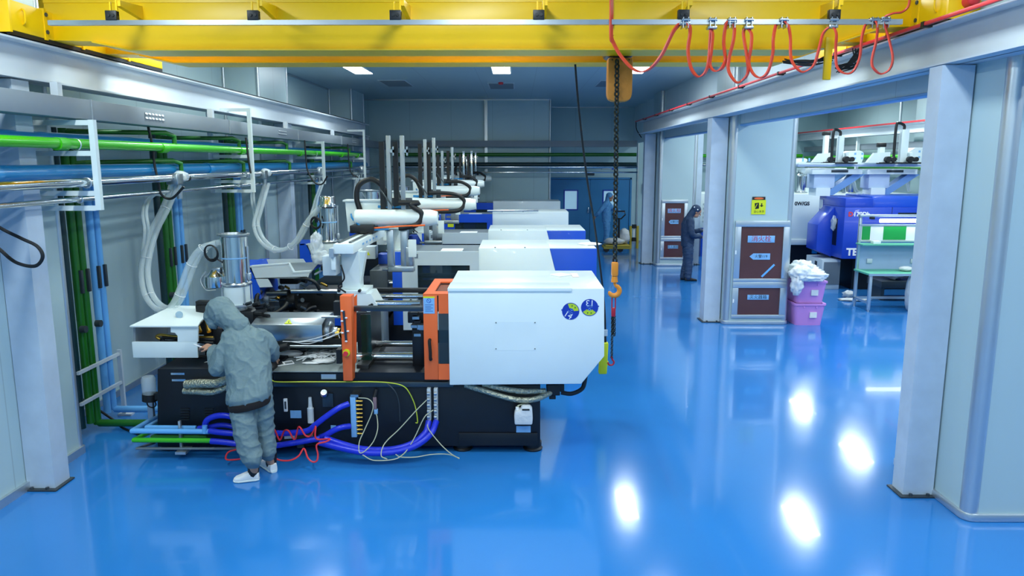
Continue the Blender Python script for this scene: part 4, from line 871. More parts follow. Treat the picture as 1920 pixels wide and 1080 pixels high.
    if detail > 1:
        k('injection_cylinder', M_black, lambda b: b.cyl(S(538, 558, 9.5), S(566, 556, 9.5), .13, n=20))
        k('cylinder_end', M_steel, lambda b: (b.cyl(S(500, 556, 9.5), S(520, 556, 9.5), .15, n=20), b.box(S(497, 555).x, S(530, 555).x, Yf + .3, Yf + .8, .78, .84)))
        k('piston_rod', M_chrome, lambda b: b.cyl(S(510, 556, 9.4), S(545, 556, 9.4), .018, n=12))
        k('tie_rod', M_steel, lambda b: b.cyl(S(555, 541, 9.3), S(640, 541, 9.3), .028, n=12))
        k('upper_rod', M_dsteel, lambda b: b.cyl(S(510, 545, 9.3), S(548, 545, 9.3), .03, n=12))
        k('motor_block', M_black, lambda b: (b.box(S(520, 555).x, S(556, 555).x, Yf + .3, Yf + .6, S(0, 535).z, S(0, 519).z, .02), b.box(S(555, 555).x, S(622, 555).x, Yf + .35, Yf + .8, S(0, 590).z, S(0, 548).z, .01), b.box(S(540, 555).x, S(575, 555).x, Yf + .2, Yf + .5, S(0, 588).z, S(0, 570).z, .01)))
        rnd = random.Random(9)
        for i in range(16):
            x, y = rnd.uniform(520, 610), rnd.uniform(518, 585)
            k('fitting', (M_steel, M_dsteel, M_brass, M_black)[i % 4], lambda b: b.cyl(S(x, y, 9.35), S(x + rnd.uniform(4, 14), y + rnd.uniform(-4, 6), 9.3), rnd.uniform(.012, .028), n=10))
        k('hydraulic_hose', M_black, lambda b: b.tube([S(500, 540, 9.3), S(492, 552, 9.25), S(491, 568, 9.22), S(500, 578, 9.2), S(520, 582, 9.2), S(540, 572, 9.25), S(548, 562, 9.3)], .03, 10))
        k('hydraulic_hose', M_black, lambda b: b.tube([S(560, 518, 9.3), S(580, 518, 9.25), S(598, 524, 9.22), S(607, 538, 9.25)], .022, 10))
        k('hydraulic_hose', M_black, lambda b: b.tube([S(600, 570, 9.3), S(590, 572, 9.25), S(575, 582, 9.22), S(560, 578, 9.25)], .02, 10))
        k('bed_rim', M_blue, lambda b: (b.prism([S(505, 582, 9.12), S(650, 590, 9.12), S(650, 604, 9.12), S(512, 604, 9.12), S(480, 582, 9.12)], (0, .02, 0))))
        k('bed_edge', M_offw, lambda b: b.prism([S(462, 572, 9.1), S(474, 572, 9.1), S(497, 588, 9.1), S(512, 588, 9.1), S(512, 602, 9.1), S(486, 602, 9.1)], (0, .02, 0)))
        k('bed', M_dgrey, lambda b: b.box(-3.2, x0 - .2, Yf + .12, Yf + .98, zb + .04, zb + .09))
    return t
m2 = machine('second moulding machine from the camera, white cover with a slanted blue end', 9.05, 1.56, -1.41, -.47, .97, M_offw, M_blue, True)
m3 = machine('third moulding machine from the camera, its white and blue cover behind the second', 11.55, 1.55, -1.36, -.45, 1.06, M_offw, M_blue, True, 1)
m4 = machine('fourth moulding machine in the row, blue guard and all-white cover', 15.05, 1.6, -1.45, -.5, 1.03, M_blue, M_blue, False, 1)
m5 = machine('farthest moulding machine in the row by the far wall, plain pale cover', 19.2, 1.6, -1.25, -.62, 1.1, M_blue, M_blue, False, 1)
wt = q('guard_warning', M_ybright, lambda b: b.box(-1.40, -1.28, 15.02, 15.034, 1.3, 1.41), m4)
q('cover_rod', M_steel, lambda b: b.cyl((-.6, 14.95, 1.63), (.42, 14.95, 1.64), .02, n=10), m4)
M_mast = mat('mast_grey', '#98a4aa', .4, .3)
# ---------------------------------------------------------------- take-out robots standing on the machines
def robot(label, Y0, Yc, zb, zarm, zmast, xr=-.72, post=True, masts=(-1.31, -1.17), big=True, mast_m=None):
    """post at Y0, traverse beam back to Yc+.6, arm unit at Yc"""
    t = T('take_out_robot', label, 'robot arm', (-1.55, Y0, zb), 'take-out robots over the machines')
    k = lambda n, m, f, par=t: q(n, m, f, par)
    x = -1.56; zt = zarm - .16
    k('post', M_white, lambda b: b.prism([V((x - .075, Y0 - .075, zb)), V((x + .09, Y0 - .075, zb)), V((x + .09, Y0 + .1, zb)), V((x - .075, Y0 + .1, zb))], (0, 0, zt - .08 - zb), bev=.006))
    k('bracket', M_white, lambda b: b.prism([V((x + .09, Y0 - .05, zt - .1)), V((x + .15, Y0 - .05, zt - .1)), V((x + .09, Y0 - .05, zb + .05))], (0, .1, 0)))
    k('foot_plate', M_white, lambda b: (b.box(x - .11, x + .16, Y0 - .14, Y0 + .2, zb - .03, zb, .004), b.prism([V((x - .04, Y0 - .14, zb - .03)), V((x + .2, Y0 - .14, zb - .03)), V((x + .26, Y0 - .14, zb - .14)), V((x + .19, Y0 - .14, zb - .2)), V((x + .06, Y0 - .14, zb - .2))], (0, .3, 0))))
    for dx, dz in ((-.09, .012), (.1, .012), (.19, -.13), (.21, -.12)): k('bolt', M_black, lambda b: b.cyl((x + dx, Y0 - .12, zb + dz - .012), (x + dx, Y0 - .16, zb + dz - .012), .014, n=8))
    tb = k('traverse_beam', M_white, lambda b: b.box(x - .095, x + .085, Y0 - .28, Yc + .6, zt - .09, zt, .005))
    for dx in (-.06, .04): k('rail', M_dsteel, lambda b: b.box(x + dx - .012, x + dx + .012, Y0 - .2, Yc + .55, zt, zt + .012), tb)
    k('beam_joint', M_alu, lambda b: b.box(x - .13, x - .09, Y0 - .3, Y0 - .1, zt - .12, zt - .04), tb)
    for i in range(5): k('beam_print', M_lblue, lambda b: b.box(x + .085, x + .087, Y0 + .12 + .17 * i, Y0 + .2 + .17 * i, zt - .055, zt - .035), tb)
    k('valve_unit', M_offw, lambda b: b.box(x - .22, x - .1, Y0 - .2, Y0 - .02, zt - .3, zt - .12, .005)); k('pressure_gauge', M_white, lambda b: b.box(x - .125, x - .085, Y0 - .26, Y0 - .22, zt - .24, zt - .12, .004)); k('air_lead', M_black, lambda b: b.tube([(x - .05, Y0 - .2, zt - .2), (x - .02, Y0 - .22, zt - .32), (x - .08, Y0 - .2, zt - .4), (x - .02, Y0 - .18, zt - .46)], .008, 6))
    # carriage and kick arm
    k('carriage', M_black, lambda b: b.box(x - .14, x + .1, Yc - .14, Yc + .2, zt + .012, zt + .09, .006))
    k('arm_beam', M_white, lambda b: b.tube([(x - .11, Yc, zarm), (x - .1, Yc, zarm), (xr - .1, Yc, zarm), (xr - .02, Yc, zarm)], .085, 20, smooth=False, scale=[.9, 1, 1, .75]))
    k('arm_cover', M_white, lambda b: b.prism([V((x - .24, Yc + .12, zarm + .16)), V((x + .16, Yc + .12, zarm + .16)), V((x + .22, Yc + .12, zarm + .02)), V((x + .16, Yc + .12, zarm - .12)), V((x - .22, Yc + .12, zarm - .16))], (0, .16, 0), bev=.01))
    k('cover_lip', M_offw, lambda b: b.box(x - .26, x + .17, Yc + .1, Yc + .3, zarm + .155, zarm + .175, .004))
    k('cable_chain', M_black, lambda b: b.tube([(x + .35, Yc - .04, zarm + .155), (x + .55, Yc - .05, zarm + .155), (xr - .28, Yc - .06, zarm + .13), (xr - .18, Yc - .06, zarm + .05), (xr - .22, Yc - .07, zarm - .06), (xr - .35, Yc - .08, zarm - .095), (x + .35, Yc - .08, zarm - .1)], .028, 10))
    k('cable_chain', M_black, lambda b: b.tube([(x - .08, Yc + .1, zarm + .07), (x - .11, Yc + .1, zarm + .2), (x - .08, Yc + .1, zarm + .33), (x + .04, Yc + .1, zarm + .39), (x + .15, Yc + .1, zarm + .33), (x + .22, Yc + .1, zarm + .2)], .028, 10))
    k('air_lines', M_orange, lambda b: b.tube([(x + .1, Yc - .09, zarm - .1), (x + .3, Yc - .095, zarm - .085), (x + .62, Yc - .095, zarm - .07)], .01, 6))
    k('air_lines', M_bpipe, lambda b: b.tube([(x - .17, Yc + .08, zarm + .03), (x - .12, Yc - .04, zarm - .02), (x + .02, Yc - .09, zarm - .11), (x + .25, Yc - .095, zarm - .11)], .01, 6))
    k('bundle', M_bpipe, lambda b: b.tube([(x + .12, Yc + .05, zarm + .11), (x + .25, Yc + .04, zarm + .105), (x + .4, Yc + .02, zarm + .11)], .016, 6))
    for i, mx in enumerate(masts):
        z1 = zmast[i]
        m_ = k('mast', mast_m or M_mast, lambda b: b.box(mx - .021, mx + .021, Yc - .02, Yc + .03, zarm - .02, z1, .003))
        k('mast_clip', M_steel, lambda b: (b.box(mx + .02, mx + .06, Yc - .03, Yc, z1 - .17, z1 - .14), b.box(mx + .045, mx + .06, Yc - .03, Yc, z1 - .2, z1 - .11)), m_)
        k('energy_chain', M_black, lambda b: b.box(mx - .1, mx - .05, Yc + .02, Yc + .06, zarm + .02, z1 - .06), m_)
        if i < 1 or big:
            lw = k('lower_arm', M_steel, lambda b: b.box(mx - .035, mx + .035, Yc - .04, Yc + .03, zarm - .5, zarm - .12, .006), m_)
    k('gripper', M_steel, lambda b: (b.box(masts[0] - .03, masts[-1] + .1, Yc - .05, Yc + .05, zarm - .56, zarm - .5, .008), b.box(masts[-1] + .02, masts[-1] + .1, Yc - .05, Yc + .02, zarm - .5, zarm - .3, .008), b.cyl((masts[0] - .03, Yc - .04, zarm - .53), (masts[0] - .09, Yc - .04, zarm - .53), .016, n=10)))
    k('gripper_head', M_white, lambda b: b.box(masts[-1] + .05, masts[-1] + .13, Yc - .08, Yc - .04, zarm - .4, zarm - .22, .004))
    k('arm_hardware', M_dgrey, lambda b: (b.box(masts[0] - .09, masts[-1] + .08, Yc + .03, Yc + .1, zarm + .08, zarm + .2, .01), b.tube([(masts[0] - .1, Yc - .02, zarm + .3), (masts[0] - .02, Yc - .05, zarm + .2), (masts[0] + .04, Yc - .05, zarm + .12)], .008, 6)))
    return t
robot('take-out robot on the nearest machine, long traverse beam and two tall grey masts', 6.95, 7.7, 1.42, 2.03, (2.86, 2.86), -.8)
robot('take-out robot on the second machine, its arm end carrying a small logo mark', 9.6, 10.35, 1.5, 2.02, (2.9, 2.92), -.55, masts=(-1.26, -1.14))
robot('take-out robot on the third machine, white plate with black hose loops', 12.0, 12.8, 1.5, 2.11, (2.78, 2.84), -.62, masts=(-1.27, -1.1))
robot('take-out robot on the fourth machine, thin chrome masts', 15.5, 16.2, 1.5, 2.13, (2.82, 2.82), -.69, masts=(-1.15, -.98), mast_m=M_chrome)
robot('take-out robot on the farthest machine with a red disc on its arm', 19.6, 20.3, 1.5, 2.15, (2.72, 2.86), -.68, masts=(-1.35, -1.12), mast_m=M_chrome)
# ---------------------------------------------------------------- hopper loaders
def hopper(label, x, y, z0, z1, r, lid=False, full=True):
    t = T('hopper_loader', label, 'hopper', (x, y, z0), 'hopper loaders')
    k = lambda n, m, f, par=t: q(n, m, f, par)
    if lid:
        k('drum', M_chrome, lambda b: b.lathe([(r * .8, z0 - z0), (r * .82, .02), (r * .82, (z1 - z0) * .74)], (x, y, z0)))
        k('lid', M_chrome, lambda b: b.lathe([(r * .84, (z1 - z0) * .74), (r, (z1 - z0) * .78), (r * .95, (z1 - z0) * .8), (r * .82, (z1 - z0) * .84), (r * .82, (z1 - z0) * .97), (r * .76, z1 - z0)], (x, y, z0)))
    else:
        k('drum', M_chrome, lambda b: b.lathe([(r * .98, 0), (r * .98, z1 - z0 - .02)], (x, y, z0), n=40))
        k('rim', M_steel, lambda b: b.lathe([(r, z1 - z0 - .025), (r * 1.16, z1 - z0 - .015), (r * 1.16, z1 - z0), (r * .98, z1 - z0 + .004), (r * .9, z1 - z0 - .04)], (x, y, z0), n=40))
    k('clip_band', M_steel, lambda b: b.torus((x, y, z0 + .02), r * 1.03, .014, n=32)); 
    if full:
        k('throat', M_white, lambda b: b.lathe([(r * .95, 0), (r * .95, -.17), (r * .8, -.2)], (x, y, z0 - .005), n=32))
        k('throat_flange', M_alu, lambda b: b.lathe([(r * 1.15, -.17), (r * 1.15, -.185)], (x, y, z0 - .005), n=32))
        for a in (20, 140, 215, 320): k('tie_rod', M_alu, lambda b: b.cyl((x + r * 1.06 * math.cos(math.radians(a)), y + r * 1.06 * math.sin(math.radians(a)), z0 - .19), (x + r * 1.06 * math.cos(math.radians(a)), y + r * 1.06 * math.sin(math.radians(a)), z0), .008, n=8))
        k('magnet_base', M_film, lambda b: b.lathe([(r * .7, -.2), (r * .62, -.3)], (x, y, z0)))
        k('mount', M_dsteel, lambda b: b.box(x - r * .8, x + r * .8, y - r * .7, y + r * .7, z0 - .36, z0 - .3))
        k('sight_band', M_lblue, lambda b: b.lathe([(r * .99, .26), (r * 1.0, .262), (r * 1.0, .27), (r * .99, .272)], (x, y, z0), n=40))
        k('switch_bar', M_alu, lambda b: (b.box(x + r * 1.0, x + r * 1.12, y - .03, y - .01, z0 + .05, z1 - .12), b.box(x + r * .95, x + r * 1.2, y - .04, y, z0 + .06, z0 + .12, .006)))
    return t
hopper('tall polished hopper loader on the nearest machine, beside the worker', -2.675, 7.0, 1.44, 1.93, .127)
t = T('vacuum_filter', 'small polished canister hung on the left side of the nearest hopper', 'filter', P(405, 537, 6.95))
c = P(405, 537, 6.95); q('canister', M_chrome, lambda b: b.lathe([(.06, -.01), (.1, 0), (.105, .04), (.1, .1), (.06, .13), (.04, .16)], c), t); q('handle', M_steel, lambda b: b.tube([c + V((-.09, 0, .14)), c + V((-.13, -.02, .06)), c + V((-.08, -.04, -.02)), c + V((.02, -.05, -.02))], .01, 8), t); q('clamp', M_steel, lambda b: b.box(c.x - .03, c.x + .06, c.y - .03, c.y + .03, c.z + .14, c.z + .18, .008), t); q('bracket', M_steel, lambda b: b.box(c.x + .05, c.x + .2, c.y + .0, c.y + .03, c.z + .04, c.z + .07), t)
hopper('narrow polished hopper with a domed lid on the second machine', -2.46, 9.7, 1.56, 2.16, .125, lid=True)
hopper('polished hopper top showing above the robot arm cover, on the third machine', -2.42, 12.3, 1.6, 2.14, .17, full=True)
hopper('polished hopper on the fourth machine, mostly hidden by robot arms', -2.4, 15.6, 1.6, 2.1, .16, full=False)
# plastic bag on the second machine
b = MB(); c = P(594, 470, 9.35); b.lump(c + V((-.0, 0, .06)), .08, .07, .17, .28, 3, 4); b.lump(c + V((.04, 0, -.08)), .11, .09, .1, .22, 8, 4)
tag(b.build('plastic_bag', M_film, sharp=180), 'crumpled clear plastic bag standing on the second machine', 'bag')
# ---------------------------------------------------------------- clear material hoses, two strands each
def mhose(label, pts, r=.026, ties=()):
    t = T('material_hose', label, 'hose', P(*pts[-1]), 'clear material hoses')
    pp_ = catmull([P(*p_) for p_ in pts], 8)
    for s in (-1, 1):
        b = MB(); b.tube([v + V((s * r * .95, s * r * .5, s * r * .3)) for v in pp_], r, 10, smooth=False); q_ = b.build('strand', M_clear, t)
    for f in ties:
        i = int(f * (len(pp_) - 1)); d = (pp_[min(i + 1, len(pp_) - 1)] - pp_[i - 1]).normalized()
        b = MB(); b.torus(pp_[i], r * 1.75, .003, d, 18, 4); b.build('cable_tie', M_paper, t)
    return t
mhose('clear twin material hose looping low beside the nearest hopper', [(327, 345, 7.75), (322, 362, 7.7), (308, 395, 7.6), (290, 430, 7.5), (277, 470, 7.4), (271, 510, 7.3), (277, 548, 7.2), (293, 572, 7.1), (312, 580, 7.05), (330, 568, 7.0), (345, 535, 7.0), (358, 500, 7.0), (372, 475, 7.0), (390, 460, 7.0), (412, 455, 7.0)], .028, (.14, .32, .45, .68, .8, .9))
mhose('clear single hose arching from the lower polished tube down into the first loop', [(318, 367, 7.7), (292, 364, 7.65), (276, 378, 7.6), (271, 400, 7.5), (275, 430, 7.45), (272, 460, 7.4), (266, 500, 7.35)], .016)
mhose('clear twin material hose swinging to the second hopper', [(500, 345, 10.4), (495, 362, 10.35), (486, 395, 10.2), (480, 420, 10.1), (488, 445, 10.0), (505, 463, 9.9), (522, 469, 9.8), (540, 465, 9.75), (558, 450, 9.7), (574, 422, 9.7), (590, 400, 9.7), (602, 388, 9.7)], .026, (.3, .52, .66, .82))
mhose('clear hose dropping straight from the tube left of the second loop', [(473, 352, 10.6), (474, 375, 10.5), (478, 400, 10.3), (480, 420, 10.2)], .016)
mhose('clear hose falling from the third valve towards the second hopper', [(605, 340, 13.0), (600, 355, 12.6), (594, 372, 11.8), (590, 388, 11.0), (586, 400, 10.4)], .02)
mhose('clear hose falling from the farthest valve by the far pipe hanger', [(672, 330, 16.4), (668, 345, 16), (666, 365, 15.2), (668, 385, 14.4)], .02)
b = MB()
for k in range(3): b.torus(P(396, 473 + k, 6.9), .068 + .004 * k, .007, (.3, 1, .1), 24, 6)
b.tube([P(402, 483, 6.9), P(414, 490, 6.9), P(420, 494, 6.92)], .007, 6); tag(b.build('cable_coil', M_black), 'small coil of black cable tied to the first clear hose', 'cable')
b = MB()
for k in range(3): b.torus(P(592, 417 + k, 9.6), .07, .01, (.3, 1, .1), 24, 6)
tag(b.build('cable_coil', M_black), 'coil of black cable hanging beside the second hopper', 'cable')
# ---------------------------------------------------------------- people
from mathutils import noise
def loft(b, rings, n=20, e=2.4):
    R_ = []
    for c, ax, ay in rings:
        c = V(c); ax = V(ax); ay = V(ay); r = []
        for k in range(n):
            t = 2 * math.pi * k / n; ct, st = math.cos(t), math.sin(t)
            r.append(b.bm.verts.new(c + ax * (abs(ct) ** (2 / e) * (1 if ct >= 0 else -1)) + ay * (abs(st) ** (2 / e) * (1 if st >= 0 else -1))))
        R_.append(r)
    fs = [b.bm.faces.new(R_[0][::-1]), b.bm.faces.new(R_[-1])]
    for i in range(len(R_) - 1):
        for k in range(n): fs.append(b.bm.faces.new((R_[i][k], R_[i][(k + 1) % n], R_[i + 1][(k + 1) % n], R_[i + 1][k])))
    bmesh.ops.recalc_face_normals(b.bm, faces=fs)
def limb(b, pr, n=14, seg=6):
    pts = catmull([p for p, r in pr], seg); rs = catmull([V((r, 0, 0)) for p, r in pr], seg)
    b.tube(pts, 1.0, n, smooth=False, scale=[max(.003, v.x) for v in rs]); b.ball(pr[0][0], pr[0][1] * .98); b.ball(pr[-1][0], pr[-1][1] * .98)
def fused(b, name, m, parent, voxel, smooth=3, wr=0.0, ws=9.0, seed=0, stretch=(1, 1, 1)):
    o = b.build(name, m, parent)
    mo = o.modifiers.new('remesh', 'REMESH'); mo.mode = 'VOXEL'; mo.voxel_size = voxel; mo.use_smooth_shade = True
    if smooth: ms = o.modifiers.new('smooth', 'SMOOTH'); ms.factor = .5; ms.iterations = smooth
    dg = bpy.context.evaluated_depsgraph_get(); me = bpy.data.meshes.new_from_object(o.evaluated_get(dg))
    o.modifiers.clear(); old = o.data; o.data = me; bpy.data.meshes.remove(old); me.name = name
    if wr:
        ns = [v.normal.copy() for v in me.vertices]
        for v, nn in zip(me.vertices, ns):
            p_ = V((v.co.x * stretch[0], v.co.y * stretch[1], v.co.z * stretch[2])) * ws + V((seed, seed, seed))
            a1 = abs(noise.noise(p_)); a2 = abs(noise.noise(p_ * 1.9 + V((4, 7, 1)))); v.co += nn * wr * (max(0, 1 - 2.2 * a1) ** 2.5 + .6 * max(0, 1 - 2.4 * a2) ** 2.5 - .45)
    me.shade_smooth(); me.materials.clear(); me.materials.append(m)
    return o
def hand(b, wrist, d, palm_n, s=1.0, curl=.6, side=1):
    """palm from the wrist along d, palm normal palm_n; four fingers curling towards palm_n, thumb off the side"""
    d = V(d).normalized(); pn = V(palm_n); pn = (pn - d * pn.dot(d)).normalized(); lat = d.cross(pn) * side; w0 = V(wrist)
    loft(b, [(w0, lat * .026 * s, pn * .018 * s), (w0 + d * .03 * s, lat * .036 * s, pn * .016 * s), (w0 + d * .075 * s, lat * .041 * s, pn * .014 * s), (w0 + d * .092 * s, lat * .036 * s, pn * .011 * s)])
    for k, L_ in enumerate((.066, .076, .071, .054)):
        o = w0 + d * .086 * s + lat * (.030 - .020 * k) * s; a = curl * (.7 + .12 * k); p1 = o + (d * math.cos(a * .5) + pn * math.sin(a * .5)) * L_ * .45 * s
        p2 = p1 + (d * math.cos(a * 1.3) + pn * math.sin(a * 1.3)) * L_ * .33 * s; p3 = p2 + (d * math.cos(a * 2) + pn * math.sin(a * 2)) * L_ * .25 * s
        limb(b, [(o - d * .012 * s, .0095 * s), (p1, .0088 * s), (p2, .008 * s), (p3, .0065 * s)], 8, 3)
    o = w0 + d * .028 * s + lat * .032 * s; p1 = o + (lat * .8 + d * .7 + pn * .25) * .03 * s; p2 = p1 + (lat * .25 + d * .85 + pn * .4) * .03 * s
    limb(b, [(o - lat * .012 * s, .013 * s), (p1, .0105 * s), (p2, .008 * s)], 8, 3)
def head(b, c, f, up, s=1.0):
    f = V(f).normalized(); up = V(up); up = (up - f * up.dot(f)).normalized(); r = f.cross(up); rot = Matrix((r, f, up)).transposed()
    c = V(c)
    b.ball(c + up * .03 * s, .095 * s, .82, 1.0, 1.02, 3, rot); b.ball(c + f * .025 * s - up * .055 * s, .066 * s, .88, .95, 1.05, 3, rot)
    limb(b, [(c + f * .098 * s + up * .02 * s, .009 * s), (c + f * .112 * s - up * .02 * s, .015 * s)], 8, 3)
    for sx in (-1, 1):
        b.ball(c + r * sx * .08 * s - up * .005 * s, .024 * s, .35, .8, 1.2, 2, rot); b.ball(c + f * .083 * s + r * sx * .033 * s + up * .022 * s, .013 * s, 1.2, .5, .8, 2, rot)
    b.ball(c + f * .088 * s - up * .052 * s, .021 * s, 1.1, .5, .38, 2, rot); b.ball(c + f * .075 * s - up * .09 * s, .024 * s, 1, .8, .7, 2, rot)
    return r, f, up
def face_marks(parent, c, r, f, up, s=1.0):
    for sx in (-1, 1):
        q('eye', M_paper, lambda b: b.ball(c + f * .089 * s + r * sx * .033 * s + up * .022 * s, .011 * s, 1.1, .5, .6, 2), parent)
        q('eyebrow', M_hem, lambda b: limb(b, [(c + f * .094 * s + r * sx * .018 * s + up * .04 * s, .003), (c + f * .088 * s + r * sx * .05 * s + up * .042 * s, .003)], 6, 3), parent)
    q('lips', mat('lips', '#9a5a52', .5), lambda b: b.ball(c + f * .098 * s - up * .052 * s, .014 * s, 1.3, .4, .4, 2), parent)
def shoe(b, heel, toe, h=.07):
    heel = V(heel); toe = V(toe); d = (toe - heel).normalized(); l = V((-d.y, d.x, 0)); L_ = (toe - heel).length; Z = V((0, 0, 1))
    rows = [(0, .030, .07), (.1, .037, .085), (.35, .036, .085), (.55, .042, .07), (.75, .047, .052), (.92, .038, .042), (1.0, .02, .03)]
    loft(b, [(heel + d * L_ * t + Z * hh / 2, l * w_, Z * hh / 2) for t, w_, hh in rows], e=3)
# ---- worker in grey at the nearest machine
pelv = P(470, 742, 5.93); w1 = T('person', 'person in a grey hooded work coat bending over the nearest machine, seen from behind', 'person', (pelv.x, pelv.y, 0))
LF, RF = PZ(464, 897), PZ(507, 884)
hipL, hipR = P(452, 752, 5.9), P(492, 745, 5.98); knL, knR = P(462, 822, 5.80), P(497, 808, 5.98); anL, anR = P(474, 869, 5.76), P(503, 856, 5.95)
wst = P(468, 715, 6.0); chs = P(463, 655, 6.1); nck = P(448, 614, 6.17); hd_ = P(414, 590, 6.26)
shL, shR = P(428, 632, 6.08), P(497, 630, 6.16); elL, elR = P(411, 692, 6.02), P(508, 662, 6.22); haL = P(398, 652, 6.33); haR = P(512, 668, 6.45)
rt = (shR - shL).normalized(); fw = V((-rt.y, rt.x, 0)).normalized()
b = MB()
loft(b, [(pelv - V((0, 0, .06)), rt * .13, fw * .1), (wst, rt * .13, fw * .1), (chs, rt * .15, fw * .11), (nck - V((0, 0, .03)), rt * .12, fw * .07)])
limb(b, [(nck - V((0, 0, .03)), .055), (hd_ - V((-.04, 0, .04)), .05)])
hr, hf, hu = head(b, hd_, (-.75, .5, -.45), (-.45, .3, .85), .98)
for sh, el, ha in ((shL, elL, haL), (shR, elR, haR)): limb(b, [(sh * .8 + nck * .2 - V((0, 0, .02)), .04), ((sh + el) / 2, .04), (el, .036), ((el + ha) / 2, .035), (ha, .025)])
for hp, kn, an in ((hipL, knL, anL), (hipR, knR, anR)): limb(b, [(hp, .085), ((hp + kn) / 2, .07), (kn, .052), ((kn + an) / 2, .05), (an, .036)])
hand(b, haL, (-.85, .3, .1), (.1, .3, -.9), .95, 1.0, 1); hand(b, haR, (.1, .9, -.3), (-.8, 0, -.5), .95, .7, -1)
for an, hl, to in ((anL, PZ(486, 899), PZ(439, 903)), (anR, PZ(514, 886), PZ(492, 868))): limb(b, [(an, .036), (hl + (to - hl) * .2 + V((0, 0, .06)), .03), (hl + (to - hl) * .6 + V((0, 0, .035)), .024)])
fused(b, 'body', M_skin, w1, .006, 2); face_marks(w1, hd_, hr, hf, hu)
b = MB(); u_ = lambda t: V((0, 0, t))
hemc = P(468, 748, 5.94); hx_ = (P(505, 740, 5.98) - P(430, 757, 5.9)) / 2
loft(b, [(hemc, hx_ * 1.1, fw * .175), (hemc + u_(.05), hx_ * 1.14, fw * .18), (wst + u_(.02), hx_ * 1.12, fw * .175), ((wst + chs) / 2 + u_(.02), rt * .182, fw * .165), (chs, rt * .187, fw * .16), ((chs + nck) / 2 + V((.015, 0, .0)), rt * .19, fw * .14), (nck * .75 + chs * .25 + V((.015, 0, .005)), rt * .165, fw * .12), (nck + V((.01, 0, .0)), rt * .11, fw * .095), (nck + u_(.035), rt * .08, fw * .08)], e=2.5)
limb(b, [(shL + V((.04, 0, -.015)), .075), (shL * .55 + elL * .45, .082), (elL + V((0, -.0, .01)), .078), (elL * .5 + haL * .5 + V((-.0, 0, -.02)), .064), (haL + (elL - haL).normalized() * .05, .05)])
limb(b, [(shR + V((-.04, 0, -.01)), .08), (shR * .5 + elR * .5, .078), (elR, .068), (elR * .45 + haR * .55, .055), (haR + (elR - haR).normalized() * .05, .046)])
fused(b, 'coat', M_coat, w1, .008, 7, .0115, 5.6, 3.0, (1.35, 1.35, .75))
b = MB(); loft(b, [(hemc - u_(.05), hx_ * 1.04, fw * .17), (hemc - u_(.02), hx_ * 1.1, fw * .18), (hemc + u_(.012), hx_ * 1.08, fw * .176)], 28); b.build('hem_band', M_hem, w1)
b = MB(); hm = hd_
rot = Matrix((hr, hf, hu)).transposed()
b.ball(hm + hu * .025 - hf * .012, .128, .92, 1.02, 1.0, 3, rot); limb(b, [(hm - hf * .06 - hu * .03, .105), (nck + V((.01, -.01, .01)), .092)]); limb(b, [(hm + hf * .05 + hu * .09, .05), (hm + hf * .06 + hu * .02 + hr * .07, .045), (hm + hf * .05 - hu * .06 + hr * .06, .045)]); limb(b, [(hm + hf * .05 + hu * .09, .05), (hm + hf * .06 + hu * .02 - hr * .07, .045), (hm + hf * .05 - hu * .06 - hr * .06, .045)])
fused(b, 'hood', M_coat, w1, .008, 6, .009, 8, 8.0)
b = MB()
limb(b, [(hipL + u_(.07), .08), (hipL, .096), (hipL * .5 + knL * .5, .1), (knL, .09), (knL * .5 + anL * .5, .09), (anL + u_(.04), .082), (anL + u_(.02), .066)]); limb(b, [(hipR + u_(.07), .08), (hipR, .086), (hipR * .5 + knR * .5, .082), (knR, .076), (knR * .5 + anR * .5, .076), (anR + u_(.04), .072), (anR + u_(.02), .06)])
fused(b, 'trousers', M_coat, w1, .008, 6, .011, 6, 1.0, (.9, .9, 1.3))
for hl, to in ((PZ(486, 899), PZ(439, 903)), (PZ(514, 886), PZ(492, 868))):
    q('shoe', M_paper, lambda b: shoe(b, hl, to), w1)
    q('sock', M_black, lambda b: limb(b, [(V((hl.x, hl.y, .06)) + (to - hl) * .22, .044), (V((hl.x, hl.y, .15)) + (to - hl) * .18, .05)]), w1)
    d_ = to - hl; q('shoe_sole', M_white, lambda b: loft(b, [(hl + d_ * t_ + u_(.009), V((-d_.y, d_.x, 0)).normalized() * w_, u_(.009)) for t_, w_ in ((-.02, .025), (.1, .04), (.5, .046), (.78, .05), (.97, .036), (1.03, .018))], e=3), w1)
# tool in hand
b = MB(); h0 = haL + V((-.06, .03, -.01)); b.cyl(h0 + V((.03, 0, -.02)), h0 + V((-.11, -.01, .035)), .009, .006, 8); tag(b.build('metal_tool', M_paper), 'white metal rod tool held in the left hand of the bending worker', 'tool')
